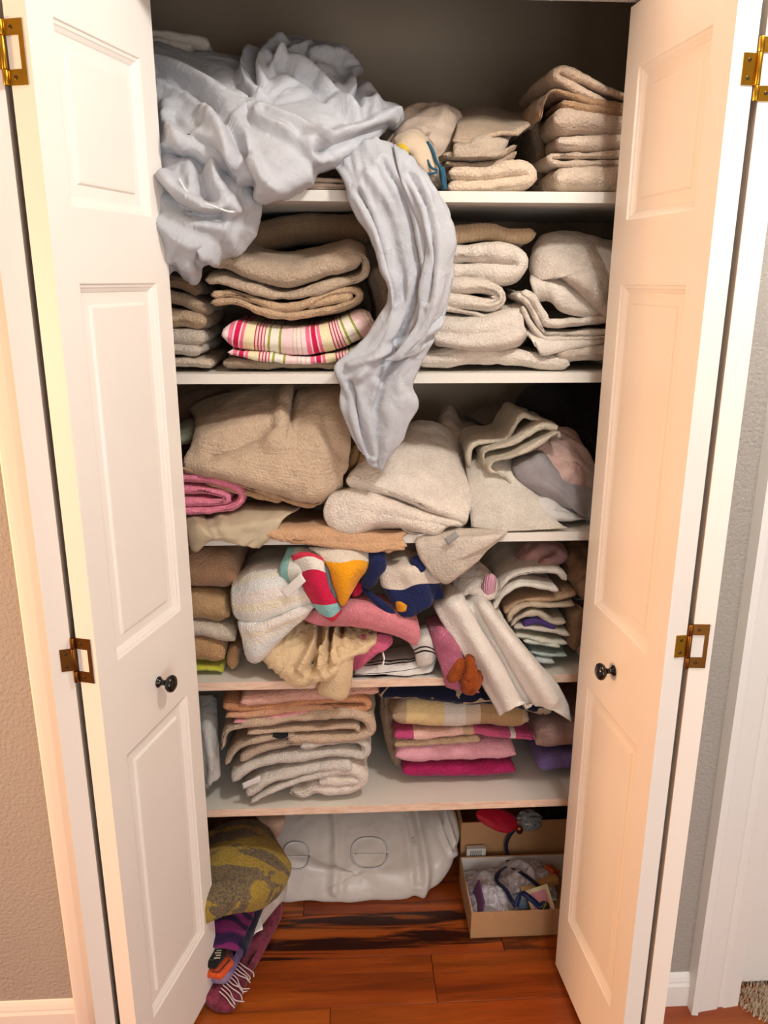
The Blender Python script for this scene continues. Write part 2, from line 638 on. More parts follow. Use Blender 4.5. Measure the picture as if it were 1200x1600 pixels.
def hinge(lf_frame, lf_small, Ef, Es, z, mat_f, mat_s):
    """non-mortise hinge. Ef/Es: (point at the gap side, unit dir across that leaf's edge away from the gap, unit outward normal)"""
    def mk(E, rects, mat, parent, th=.0016, rot=None):
        p0, d, nrm = (np.array(q, float) for q in E)
        mb = MB()
        for (a0, a1, z0, z1) in rects:
            v = []
            for dd in (.0002, th):
                for a, zz in ((a0, z0), (a1, z0), (a1, z1), (a0, z1)):
                    q = p0+d*a+nrm*dd
                    v.append((q[0], q[1], z+zz))
            mb.add(v, [(0, 1, 2, 3), (4, 7, 6, 5), (0, 4, 5, 1), (1, 5, 6, 2), (2, 6, 7, 3), (3, 7, 4, 0)])
        return mb.build('hinge_leaf', mat, parent)
    h = .039
    fr = mk(Ef, [(-.004, .026, .020, h), (-.004, .026, -h, -.020), (.0195, .026, -.020, .020)], mat_f, lf_frame)
    sm = mk(Es, [(-.004, .018, -.0195, .0195)], mat_s, lf_small)
    # knuckle barrel between the leaves
    c = (np.array(Ef[0])+np.array(Es[0]))/2+np.array(Ef[2])*.0025
    kb = MB()
    for za, zb in ((-h, -.0202), (-.0198, .0198), (.0202, h)):
        kb.lathe([(.0036, 0), (.0040, .0008), (.0040, zb-za-.0008), (.0036, zb-za)], (c[0], c[1], z+za), (0, 0, 1), 12)
    kb.build('hinge_knuckle', mat_f, lf_frame, True)
    for E, pts, par in ((Ef, ((.009, .0295), (.009, -.0295)), lf_frame), (Es, ((.009, .011), (.009, -.011)), lf_small)):
        for a, zz in pts:
            q = np.array(E[0])+np.array(E[1])*a+np.array(E[2])*.0014
            n3 = (E[2][0], E[2][1], 0)
            MB().lathe([(.0028, 0), (.0024, .0009), (.0010, .0004)], (q[0], q[1], z+zz), n3, 10).build('hinge_screw', SCREW, par, True)
def bifold(name, label, F, ang, W, jamb, side, s0, s1, ks, kz, frame_on_knob_leaf, hz):
    a = math.radians(ang)
    root = empty(name, (F[0], F[1], 0), kind='structure')
    D = (-math.sin(a), -math.cos(a))
    N = (math.cos(a), -math.sin(a)) if side < 0 else (-math.cos(a), math.sin(a))
    lf, P = leaf('door_leaf', root, F, D, N, W, PANELS, s0, s1)
    lf['label'] = label
    knob(lf, P, N, ks, kz)
    # folded leaf behind it, from the fold to the jamb
    B = np.array(P(W, 0, LT)[:2])
    G = B-np.array(N)*.0095+np.array(D)*.002        # inner back corner of the pivot leaf at the fold
    J = np.array(jamb)
    d2 = J-G
    d2 /= np.linalg.norm(d2)
    n2 = np.array((d2[1], -d2[0]))                   # outward (towards the wall side)
    if n2[0]*side < 0: n2 = -n2
    Wp = W
    F2 = G+n2*LT+d2*Wp                               # jamb-side end of its panelled (outer) face
    lf2, P2 = leaf('door_leaf', root, F2, -d2, n2, Wp, PANELS, W-s1, W-s0)
    lf2['label'] = 'folded leaf seen by its white edge'
    Ek = ((B[0], B[1]), N, D)
    Ep = ((G[0], G[1]), tuple(n2), tuple(-d2))
    for i, z in enumerate(hz):
        mf = BRASS if i == 0 else BRASSD
        ms = BRASS if (i == 0 or side > 0) else BRASSD
        if frame_on_knob_leaf:
            hinge(lf, lf2, Ek, Ep, z, mf, ms)
        else:
            hinge(lf2, lf, Ep, Ek, z, mf, ms)
    # top track pin
    q = P(.03, LZ1, LT/2)
    MB().lathe([(.005, 0), (.005, .020)], q, (0, 0, 1), 10).build('guide_pin', SCREW, lf)
    return root
bifold('door_1', 'left door leaf with three raised panels and black knob', (-.303, 0), 17.4, .322, (-.500, -.02), -1, .045, .267, .147, .862, True, (1.867, .989, .16))
bifold('door_2', 'right door leaf with three raised panels and black knob', (.493, 0), -5.5, .335, (.596, -.02), 1, .048, .278, .160, .874, False, (1.855, 1.007, .16))
# overhead track
struct('trim_5', MB().box((OL, -.04, 2.028), (OR_, -.005, 2.045)), paint('track_grey', '#b9b6b0', .5))
# ================================================================== cloth builders
def cr_eval(P, t):
    """Catmull-Rom through P (n,k) at parameters t in 0..n-1"""
    P = np.asarray(P, float)
    n = len(P)
    if n == 1:
        return np.repeat(P, len(t), 0)
    E = np.vstack([2*P[0]-P[1], P, 2*P[-1]-P[-2]])
    i = np.clip(np.floor(t).astype(int), 0, n-2)
    f = (t-i)[:, None]
    p0, p1, p2, p3 = E[i], E[i+1], E[i+2], E[i+3]
    return .5*(2*p1+(p2-p0)*f+(2*p0-5*p1+4*p2-p3)*f*f+(3*p1-p0-3*p2+p3)*f**3)
def resample(P, ds):
    P = np.asarray(P, float)
    d = cr_eval(P, np.linspace(0, len(P)-1, 40*len(P)))
    L = np.concatenate([[0], np.cumsum(np.linalg.norm(np.diff(d, axis=0), axis=1))])
    n = max(4, int(L[-1]/ds)+1)
    s = np.linspace(0, L[-1], n)
    return np.stack([np.interp(s, L, d[:, k]) for k in range(d.shape[1])], 1), s
def vnormals(V, F):
    N = np.zeros_like(V)
    a = np.cross(V[F[:, 2]]-V[F[:, 0]], V[F[:, 3]]-V[F[:, 1]])
    for k in range(4):
        np.add.at(N, F[:, k], a)
    return N/(np.linalg.norm(N, axis=1)[:, None]+1e-12)
_seed = [0]
def next_seed():
    _seed[0] += 1
    return _seed[0]
def px_m(py, Y):
    """metres per photo pixel at that place"""
    p = at(600, py, Y)
    return ((p-CAM) @ _fw)/FPX

def fold_geo(path, th, Y0, Y1, ds=.006, rise=0.0, shift=0.0, wob=.004, edge=.006, lump=.004, fine=.0012, seed=None, round_=None, back_sink=0.0, endround=True):
    """folded cloth: a front-view centre line (photo pixels on the plane Y0), given a layer thickness and run back to Y1"""
    sd = next_seed() if seed is None else seed
    Q = np.array([at(x, y, Y0)[[0, 2]] for x, y in path])
    thm = th*px_m(np.mean([p[1] for p in path]), Y0)
    C, S = resample(Q, ds)
    T = np.gradient(C, axis=0)
    T /= np.linalg.norm(T, axis=1)[:, None]+1e-9
    Nn = np.stack([-T[:, 1], T[:, 0]], 1)
    n = len(C)
    h = thm/2
    hw = np.ones(n)
    if endround:
        # ends of the layer taper round
        for k in range(n):
            e = min(S[k], S[-1]-S[k])
            if e < h:
                hw[k] = max(.35, math.sqrt(max(0, 1-(1-e/h)**2)))
    rr = min(h*1.15, .5*(Y1-Y0)) if round_ is None else round_
    ys = [0, rr*.08, rr*.25, rr*.5, rr]
    m = max(3, int((Y1-Y0-2*rr)/.014))
    ys = np.array(ys+list(np.linspace(rr, Y1-Y0-rr, m)[1:-1])+[Y1-Y0-rr, Y1-Y0-rr*.3, Y1-Y0])
    V, UV = [], []
    D = Y1-Y0
    for y in ys:
        q = min(y, D-y)
        fac = 1.0 if q >= rr else max(.30, math.sqrt(max(0, 1-(1-q/rr)**2)))
        t = y/D
        off = np.array([shift*t+wob*float(noise(np.array([y*9, sd*3.1, .2]), 1)), rise*math.sin(min(1, t*1.6)*math.pi/2)-back_sink*t*t+wob*float(noise(np.array([y*9, 5.5, sd*2.7]), 2))])
        for sgn in (1, -1):
            A = C+off+Nn*(sgn*h*fac)*hw[:, None]
            yy = Y0+y+edge*noise(np.stack([S*7, np.full(n, sd*1.7), np.full(n, y*2)], 1), 3)
            V.append(np.stack([A[:, 0], yy, A[:, 1]], 1))
            UV.append(np.stack([S, np.full(n, y)], 1))
    V = np.concatenate(V)
    UV = np.concatenate(UV)
    R = len(ys)
    idx = np.arange(R*2*n).reshape(R, 2, n)
    F = []
    a = idx[:, 0, :]
    b = idx[:, 1, :]
    F.append(np.stack([a[:-1, :-1], a[:-1, 1:], a[1:, 1:], a[1:, :-1]], -1).reshape(-1, 4))
    F.append(np.stack([b[:-1, 1:], b[:-1, :-1], b[1:, :-1], b[1:, 1:]], -1).reshape(-1, 4))
    for e, fl in ((0, 0), (n-1, 1)):
        q = np.stack([a[:-1, e], a[1:, e], b[1:, e], b[:-1, e]], -1)
        F.append(q[:, ::-1] if fl else q)
    q = np.stack([a[0, :-1], b[0, :-1], b[0, 1:], a[0, 1:]], -1)
    F.append(q)
    q = np.stack([a[-1, :-1], a[-1, 1:], b[-1, 1:], b[-1, :-1]], -1)
    F.append(q)
    F = np.concatenate(F)
    N = vnormals(V, F)
    P = V*np.array((1, 1, 1))
    dsp = lump*noise(P*11, sd)+fine*2*noise(P*34, sd+1)+fine*noise(P*80, sd+2)
    V = V+N*dsp[:, None]
    return V, F, UV
def pt(q):
    if q[0] == 'w': return np.array(q[1:], float)          # world place
    if q[0] == 'z': return atZ(q[1], q[2], q[3])           # place at a known height
    return at(*q)
def grid3(ctrl, ds=.007, nmax=150):
    """rows of (px, py, Y) -> dense 3D grid"""
    G = np.array([[pt(q) for q in row] for row in ctrl])
    r, c, _ = G.shape
    lu = np.mean([np.linalg.norm(np.diff(G[i], axis=0), axis=1).sum() for i in range(r)])
    lv = np.mean([np.linalg.norm(np.diff(G[:, j], axis=0), axis=1).sum() for j in range(c)])
    nu = int(min(nmax, max(6, lu/ds)))
    nv = int(min(nmax, max(6, lv/ds)))
    tu = np.linspace(0, c-1, nu)
    tv = np.linspace(0, r-1, nv)
    A = np.stack([cr_eval(G[i], tu) for i in range(r)])          # r,nu,3
    B = np.stack([cr_eval(A[:, k], tv) for k in range(nu)], 1)   # nv,nu,3
    return B, lu, lv
def drape_geo(ctrl, th=.005, ds=.006, wr=((.004, 9, 3),), ridg=(), hem=.0, lump=.003, fine=.0008, seed=None, fray=0.0, nmax=160, ridges=()):
    """open cloth from a control grid; wr: (amp, freq across, freq along) noise folds, ridg: the same with sharp crests"""
    sd = next_seed() if seed is None else seed
    B, lu, lv = grid3(ctrl, ds, nmax)
    nv, nu, _ = B.shape
    idx = np.arange(nv*nu).reshape(nv, nu)
    F = np.stack([idx[:-1, :-1], idx[:-1, 1:], idx[1:, 1:], idx[1:, :-1]], -1).reshape(-1, 4)
    V = B.reshape(-1, 3)
    u, v = np.meshgrid(np.linspace(0, lu, nu), np.linspace(0, lv, nv))
    u, v = u.ravel(), v.ravel()
    N = vnormals(V, F)
    z0 = np.zeros_like(u)
    d = lump*noise(V*9, sd)+fine*2*noise(V*36, sd+1)+fine*noise(V*85, sd+2)
    wu = u+.02*noise(np.stack([u*6, v*6, z0], 1), sd+5)
    wv = v+.02*noise(np.stack([u*6, v*6, z0+3], 1), sd+6)
    for k, (a, fu, fv) in enumerate(wr):
        d = d+a*noise(np.stack([wu*fu, wv*fv, z0+k*2.3], 1), sd+7+k)
    for k, (a, fu, fv) in enumerate(ridg):
        d = d+a*ridged(np.stack([wu*fu, wv*fv, z0+k*1.7], 1), sd+17+k)
    if fray:
        e = np.minimum(np.minimum(u, lu-u), np.minimum(v, lv-v))
        V = V+np.stack([noise(np.stack([v*14, z0, u*14], 1), sd+30), z0, noise(np.stack([u*14, v*14, z0], 1), sd+31)], 1)*fray*np.exp(-e/.02)[:, None]
    for (amp, wd, pts) in ridges:
        R, _ = resample(np.array([pt(q) for q in pts]), .006)
        dd = np.full(len(V), 9.0)
        for r_ in R:
            dd = np.minimum(dd, np.hypot(V[:, 0]-r_[0], V[:, 2]-r_[2]))
        d = d+np.sign((-N[:, 1]).mean())*(amp*np.exp(-(dd/wd)**2)-.3*amp*np.exp(-((dd-2*wd)/(wd*1.1))**2))
    V = V+N*d[:, None]
    N = vnormals(V, F)
    T = np.full(len(V), th/2)
    e = np.minimum(np.minimum(u, lu-u), np.minimum(v, lv-v))
    if hem:
        T = T+hem*((e < .014) & (e > .0025))
    T = np.where(e < 1e-6, T*.45, T)
    Vt, Vb = V+N*T[:, None], V-N*T[:, None]
    n = len(V)
    rim = np.concatenate([idx[0, :], idx[1:, -1], idx[-1, -2::-1], idx[-2:0:-1, 0]])
    r2 = np.roll(rim, -1)
    FF = np.concatenate([F, F[:, ::-1]+n, np.stack([r2, rim, rim+n, r2+n], 1)])
    UV = np.stack([u, v], 1)
    return np.concatenate([Vt, Vb]), FF, np.concatenate([UV, UV])
def blob_geo(outline, center, front=.08, back=.06, p=2.2, n=150, rings=26, lump=.006, fine=.0015, wr=(), ridges=(), clampz=None, seed=None, up=.0):
    """stuffed or bundled cloth: a closed outline of (px, py, Y), bulging towards the room and the back"""
    sd = next_seed() if seed is None else seed
    O = np.array([pt(q) for q in outline])
    O = np.vstack([O, O[:1]])
    E = np.vstack([O[-3:-1], O, O[1:3]])
    d = cr_eval(E, np.linspace(2, len(E)-3, 60*len(O)))
    L = np.concatenate([[0], np.cumsum(np.linalg.norm(np.diff(d, axis=0), axis=1))])
    s = np.linspace(0, L[-1], n, endpoint=False)
    O = np.stack([np.interp(s, L, d[:, k]) for k in range(3)], 1)
    C = pt(center)
    V, F = [], []
    rs = np.sin(np.linspace(0, math.pi/2, rings))[1:]
    def layer(amount):
        out = []
        for r in rs:
            prof = (1-r**p)**(1/p) if r < 1 else 0
            Q = C+(O-C)*r
            Q = Q+np.array((0, -amount, up*abs(amount)))*prof
            out.append(Q)
        return np.array(out)
    Ff = layer(front)
    Fb = layer(-back)
    m = len(rs)
    V = np.concatenate([(C+np.array((0, -front, up*front)))[None], Ff.reshape(-1, 3), (C+np.array((0, back, up*back)))[None], Fb[:-1].reshape(-1, 3)])
    fi = 1+np.arange(m*n).reshape(m, n)
    cb = 1+m*n
    bi = np.vstack([cb+1+np.arange((m-1)*n).reshape(m-1, n), fi[-1:]])
    FF = []
    for I, fl in ((fi, 0), (bi, 1)):
        a, b = I[:-1], I[1:]
        q = np.stack([a, b, np.roll(b, -1, 1), np.roll(a, -1, 1)], -1).reshape(-1, 4)
        FF.append(q if not fl else q[:, ::-1])
    FF = np.concatenate(FF)
    t1 = [(0, fi[0][k], fi[0][(k+1) % n], 0) for k in range(n)]
    t2 = [(cb, bi[0][(k+1) % n], bi[0][k], cb) for k in range(n)]
    Fq = np.concatenate([FF, np.array(t1)[:, [0, 1, 2, 2]], np.array(t2)[:, [0, 1, 2, 2]]])
    N = vnormals(V, FF)
    N[0] = (0, -1, 0)
    N[cb] = (0, 1, 0)
    if ((V-C)*N).sum() < 0:
        FF = FF[:, ::-1]
        N = -N
        t1 = [q[::-1] for q in t1]
        t2 = [q[::-1] for q in t2]
    dsp = lump*noise(V*9, sd)+fine*2*noise(V*30, sd+1)+fine*noise(V*75, sd+2)
    for k, w_ in enumerate(wr):
        # (amp, freq, stretch direction (x,z), ratio, sharp?)
        a, fq, ang, ratio, kind = w_
        ca, sa = math.cos(math.radians(ang)), math.sin(math.radians(ang))
        al = V[:, 0]*ca+V[:, 2]*sa
        ac = -V[:, 0]*sa+V[:, 2]*ca
        q = np.stack([al*fq/ratio, ac*fq+.35*noise(V*7, sd+9+k), V[:, 1]*fq*.6], 1)
        dsp = dsp+(a*ridged(q, sd+40+k) if kind else a*noise(q, sd+40+k))
    for (amp, wd, pts) in ridges:
        R, _ = resample(np.array([pt(q) for q in pts]), .006)
        dd = np.full(len(V), 9.0)
        for r_ in R:
            dd = np.minimum(dd, np.hypot(V[:, 0]-r_[0], V[:, 2]-r_[2]))
        front_side = (N[:, 1] < .25)
        dsp = dsp+np.where(front_side, amp*np.exp(-(dd/wd)**2)-.35*amp*np.exp(-((dd-2*wd)/(wd*1.1))**2), 0)
    V = V+N*dsp[:, None]
    if clampz is not None:
        V[:, 2] = np.where((V[:, 1] > SF-.002) & (V[:, 2] < clampz+.0015), clampz+.0015, V[:, 2])
    faces = [tuple(q) for q in FF.tolist()]+[tuple(dict.fromkeys(map(int, q))) for q in t1]+[tuple(dict.fromkeys(map(int, q))) for q in t2]
    return V, faces, V[:, [0, 2]]
def clamp_shelf(V, z):
    V = V.copy()
    lo = z+.0012
    m = (V[:, 1] > SF-.003) & (V[:, 2] < lo)
    V[m, 2] = lo
    return V
def finish(name, geo, mat, parent=None, z=None):
    V, F, UV = geo
    if z is not None:
        V = clamp_shelf(V, z)
    return mesh_obj(name, V, F, mat, parent, True, UV)
def joined(geos):
    V, F, UV, n = [], [], [], 0
    for v, f, uv in geos:
        V.append(v)
        UV.append(uv)
        F += [tuple(i+n for i in q) for q in (f.tolist() if hasattr(f, 'tolist') else f)]
        n += len(v)
    return np.concatenate(V), F, np.concatenate(UV)
GRP = [None]
def towel(name, label, cat, folds, Y0, Y1, mat, z=None, group=None, **kw):
    """one folded thing made of one or several folded layers (path, thickness in pixels[, overrides])"""
    geos = []
    for fo in folds:
        k = dict(kw)
        if len(fo) > 2: k.update(fo[2])
        geos.append(fold_geo(fo[0], fo[1], k.pop('Y0', Y0), k.pop('Y1', Y1), **k))
    o = finish(name, joined(geos), mat, None, z)
    return prop(o, label, cat, group)
def cloth(name, label, cat, ctrl, mat, z=None, group=None, **kw):
    o = finish(name, drape_geo(ctrl, **kw), mat, None, z)
    return prop(o, label, cat, group)
def bundle(name, label, cat, outline, center, mat, z=None, group=None, **kw):
    o = finish(name, blob_geo(outline, center, clampz=z, **kw), mat, None, z)
    return prop(o, label, cat, group)
def piece(name, geo, mat, parent, label=None, z=None):
    o = finish(name, geo, mat, parent, z)
    if label: o['label'] = label
    return o
def tag_strip(name, quad, mat, parent, th=.0012):
    """small sewn label: four (px, py, Y) corners"""
    return piece(name, drape_geo([[quad[0], quad[1]], [quad[3], quad[2]]], th=th, ds=.004, wr=(), lump=.0004, fine=0), mat, parent)
# ================================================================== top shelf
Z1 = ZS[0]
SHEET = cotton('#b1b4ba', .4, .05)
sheet = empty('bed_sheet', (at(420, 300, .2)[0], .2, Z1), 'large crumpled pale blue-grey bed sheet spilling off the top shelf', 'sheet')
piece('sheet_bundle', blob_geo(
    [(205, 80, .30), (238, 66, .32), (290, 88, .32), (345, 90, .32), (385, 92, .32), (415, 72, .32), (455, 58, .32), (505, 70, .32), (546, 82, .30), (553, 118, .28),
     (580, 134, .26), (592, 160, .24), (626, 166, .22), (632, 190, .17), (600, 212, .12), (560, 242, .08), (520, 264, .05), (480, 285, .03), (450, 300, .02), (415, 316, .01), (398, 306, .01),
     (378, 284, .03), (330, 262, .04), (290, 248, .05), (245, 246, .06), (205, 240, .10)], (400, 195, .19), front=.15, back=.16, p=2.0, n=330, rings=70, lump=.006, fine=.0004,
    wr=[(.0035, 9, -30, 8.0, 0), (.0030, 22, -28, 8.0, 1), (.0016, 55, -30, 6.0, 1), (.0012, 60, 35, 4.0, 1)],
    ridges=[(0.0158, .014, [(243, 98, .1), (300, 122, .1), (345, 150, .1), (395, 178, .1), (453, 205, .1), (500, 228, .1)]),
            (-0.0173, .009, [(241, 106, .1), (303, 140, .1), (345, 184, .1), (374, 218, .1), (387, 250, .1), (402, 300, .1)]),
            (0.0130, .013, [(335, 190, .1), (360, 225, .1), (372, 255, .1), (390, 290, .1)]),
            (-0.0108, .008, [(283, 200, .1), (315, 228, .1), (350, 252, .1), (383, 282, .1)]),
            (0.0115, .014, [(266, 172, .1), (272, 200, .1), (300, 235, .1)]),
            (0.0144, .010, [(395, 83, .2), (388, 120, .2), (398, 150, .2), (415, 172, .2)]),
            (-0.0130, .007, [(404, 86, .2), (400, 125, .2), (410, 152, .2), (425, 168, .2)]),
            (0.0130, .009, [(440, 62, .2), (416, 100, .2), (414, 140, .2), (424, 166, .2)]),
            (0.0115, .008, [(485, 68, .2), (452, 95, .2), (432, 120, .2)]),
            (-0.0101, .006, [(470, 66, .2), (440, 92, .2), (428, 112, .2)]),
            (0.0144, .009, [(430, 104, .2), (487, 128, .2), (515, 158, .2), (556, 200, .2)]),
            (-0.0101, .007, [(440, 122, .2), (485, 145, .2), (505, 175, .2)]),
            (0.0158, .008, [(487, 88, .2), (520, 84, .2), (548, 84, .2), (551, 120, .2), (550, 156, .2)]),
            (-0.0130, .007, [(556, 112, .2), (557, 150, .2), (556, 178, .2)]),
            (0.0101, .009, [(575, 135, .2), (586, 160, .2), (580, 190, .2)]),
            (0.0130, .010, [(487, 236, .1), (553, 210, .1), (590, 190, .1), (622, 170, .1)]),
            (-0.0101, .007, [(500, 250, .1), (560, 222, .1), (610, 198, .1)]),
            (0.0101, .008, [(408, 200, .1), (455, 225, .1), (500, 262, .1)]),
            (-0.0072, .006, [(420, 196, .1), (470, 220, .1), (520, 250, .1)]),
            (0.0115, .010, [(400, 262, .05), (418, 290, .05), (440, 298, .05), (480, 278, .05)])]), SHEET, sheet, z=Z1)
# hanging tail: two overlapping falls of cloth
def flat(rows, k=.55, c=.010):
    return [rows[0]]+[[(x, y, c+(Y-c)*k) for (x, y, Y) in r] for r in rows[1:]]
piece('hanging_tail', drape_geo(flat([
    [(520, 262, .05), (548, 240, .045), (575, 222, .045), (600, 215, .05), (622, 218, .07)],
    [(540, 300, .010), (562, 290, .000), (590, 275, .005), (620, 270, .005), (655, 262, .030)],
    [(566, 356, .034), (585, 350, -.008), (612, 340, .020), (648, 330, -.008), (690, 300, .018)],
    [(586, 405, .040), (602, 415, -.008), (628, 405, .024), (662, 400, -.012), (706, 360, .016)],
    [(606, 458, .044), (614, 475, -.004), (634, 470, .024), (668, 465, -.012), (704, 440, .012)],
    [(574, 520, .040), (598, 530, -.004), (626, 530, .024), (658, 525, -.012), (688, 520, .010)],
    [(528, 572, .030), (566, 580, -.002), (600, 590, .022), (625, 585, -.010), (650, 580, .012)],
    [(528, 612, .034), (558, 628, .002), (586, 640, .026), (618, 636, -.006), (651, 622, .016)],
    [(542, 668, .036), (562, 686, .012), (584, 696, .026), (605, 694, .004), (638, 664, .022)],
    [(560, 705, .036), (574, 722, .024), (586, 732, .026), (596, 732, .020), (616, 700, .026)]]),
    th=.003, ds=.004, nmax=230, wr=((.004, 14, 3), (.0012, 60, 12)), ridg=((.003, 16, 4), (.0035, 34, 12), (.002, 60, 24)), lump=.004, fine=.0003, seed=211, fray=.012,
    ridges=[(-.012, .005, [(560, 300, 0), (590, 360, 0), (606, 420, 0), (620, 470, 0)]), (.008, .008, [(575, 270, 0), (615, 330, 0), (632, 400, 0), (640, 460, 0), (610, 530, 0), (560, 590, 0)]),
            (-.012, .005, [(600, 250, 0), (630, 310, 0), (645, 380, 0), (652, 450, 0), (625, 530, 0), (596, 600, 0)]), (-.010, .005, [(545, 600, 0), (560, 650, 0), (580, 715, 0)]),
            (.008, .006, [(590, 600, 0), (575, 650, 0), (582, 720, 0)]), (.010, .006, [(690, 505, 0), (650, 530, 0), (600, 552, 0), (545, 572, 0)]), (-.009, .004, [(690, 520, 0), (645, 548, 0), (600, 570, 0)])]), SHEET, sheet, label='long tail of the sheet hanging over two shelves')
piece('hanging_tail', drape_geo(flat([
    [(612, 222, .04), (632, 232, .03), (652, 250, .03), (676, 268, .05)],
    [(628, 280, -.002), (650, 290, -.012), (672, 300, -.008), (694, 305, .02)],
    [(648, 350, -.002), (668, 355, -.020), (690, 355, -.012), (712, 350, .016)],
    [(658, 410, -.004), (677, 415, -.024), (696, 410, -.014), (714, 398, .014)],
    [(656, 470, -.004), (674, 475, -.020), (690, 468, -.012), (706, 452, .012)],
    [(640, 530, -.004), (654, 530, -.014), (670, 522, -.008), (688, 505, .012)],
    [(600, 560, -.002), (622, 560, -.010), (646, 552, -.004), (668, 532, .012)]], .8, .0),
    th=.003, ds=.004, nmax=230, wr=((.003, 14, 3), (.0012, 60, 12)), ridg=((.0020, 22, 4), (.003, 34, 14), (.002, 60, 24)), lump=.003, fine=.0003, seed=223, fray=.010,
    ridges=[(.005, .010, [(625, 240, 0), (662, 300, 0), (685, 370, 0), (690, 430, 0), (665, 510, 0), (625, 555, 0)]), (-.008, .005, [(640, 270, 0), (668, 330, 0), (676, 400, 0), (666, 470, 0)])]), SHEET, sheet, label='outer fold of the hanging tail')
# gathered corner with elastic, lower left
gcorner = piece('gathered_corner', blob_geo(
    [(230, 250, .06), (290, 248, .055), (340, 262, .045), (380, 285, .04), (400, 320, .045), (392, 370, .05), (370, 392, .05), (335, 405, .05), (310, 415, .05), (304, 440, .05), (275, 425, .05), (240, 430, .06), (225, 340, .07)],
    (310, 335, .048), front=.075, back=.004, p=2.0, n=220, rings=50, lump=.006, fine=.0005,
    wr=[(.006, 26, 60, 4.0, 1), (.005, 30, -35, 4.0, 1), (.002, 70, 80, 3.5, 1)],
    ridges=[(.018, .010, [(268, 285, .03), (285, 305, .03), (310, 322, .03), (345, 330, .03)]), (-.018, .008, [(262, 300, .03), (285, 322, .03), (315, 338, .03), (350, 340, .03)]),
            (.016, .010, [(330, 270, .03), (345, 300, .03), (370, 330, .03)]), (-.016, .009, [(318, 268, .03), (325, 300, .03), (335, 318, .03)]),
            (.015, .012, [(262, 350, .03), (290, 375, .03), (330, 395, .03)])]), SHEET, sheet, label='gathered elastic corner hanging below the shelf')
eb = [at(*q) for q in [(280, 279, -.030), (290, 297, -.038), (305, 311, -.042), (318, 317, -.042), (338, 324, -.040), (360, 331, -.030), (374, 328, -.020)]]
eb, _ = resample(np.array(eb), .004)
MB().tube(eb, .0018, 8).build('elastic_edge', cotton('#d9dcdf', .1), gcorner, True)
# pale cloth at the very top left
towel('pillowcase', 'pale beige pillowcase edge lying on top of the blue-grey sheet, top left', 'pillowcase',
      [([(200, 48), (245, 48), (275, 54), (310, 60), (326, 66)], 16), ([(200, 66), (260, 68), (300, 74)], 26)], .24, .50, cotton('#b9aea3', .5), group=None, rise=-.02)
towel('folded_cloth', 'thin flat folded cream cloth under the middle of the bed sheet', 'cloth',
      [([(420, 295), (480, 295), (560, 296)], 5), ([(440, 289), (490, 288), (560, 290)], 5), ([(455, 282), (500, 280), (560, 283)], 6)], .075, .40, cotton('#c9b09a', .3), z=Z1, lump=.002)
# crumpled cloth and blue-trimmed cloth beside the sheet
bundle('crumpled_cloth', 'crumpled pinkish beige cloth between the bed sheet and washcloths', 'cloth',
       [(600, 215, .24), (628, 178, .26), (660, 168, .27), (700, 178, .26), (712, 205, .24), (706, 240, .2), (695, 285, .18), (640, 290, .16), (605, 270, .18)], (660, 230, .21),
       cotton('#b8a594', .6), z=Z1, front=.07, back=.07, wr=[(.010, 26, 60, 2.5, 1), (.006, 40, 10, 2, 1)], lump=.012)
bt = cloth('kitchen_cloth', 'cream cloth with blue bound edge hanging beside the bed sheet tail', 'cloth',
      [[(612, 215, .11), (635, 203, .12), (655, 205, .13), (672, 222, .13)],
       [(618, 230, .075), (640, 218, .075), (660, 222, .08), (680, 240, .09)],
       [(640, 240, .068), (655, 245, .065), (672, 252, .07), (688, 262, .08)],
       [(655, 265, .070), (665, 272, .068), (678, 275, .07), (690, 280, .08)]], cotton('#c6b39a', .4), z=Z1, th=.004, wr=((.006, 22, 8),))
blu = cotton('#1f5168', .3)
for i, pts in enumerate([[(668, 222, .080), (676, 236, .070), (682, 252, .064), (690, 268, .062), (692, 290, .064)], [(655, 268, .064), (672, 272, .058), (684, 268, .058)],
                         [(668, 250, .064), (674, 262, .060), (684, 266, .058)]]):
    q, _ = resample(np.array([at(*p) for p in pts]), .004)
    MB().tube(q, .0030 if i == 0 else .0022, 8).build('bound_edge', blu, bt, True)
MB().tube(resample(np.array([at(*p) for p in [(690, 262, .075), (693, 280, .072), (694, 296, .074)]]), .004)[0], .0055, 8).build('bound_edge', blu, bt, True)
yb = MB()
yb.lathe([(.002, 0), (.012, .004), (.016, .012), (.016, .030), (.010, .036)], at(629, 238, .062), (0, 1, .1), 16)
prop(yb.build('sponge_disc', cotton('#c2a21f', .4), None, True), 'small yellow round thing tucked under the blue-trimmed cloth', 'sponge')
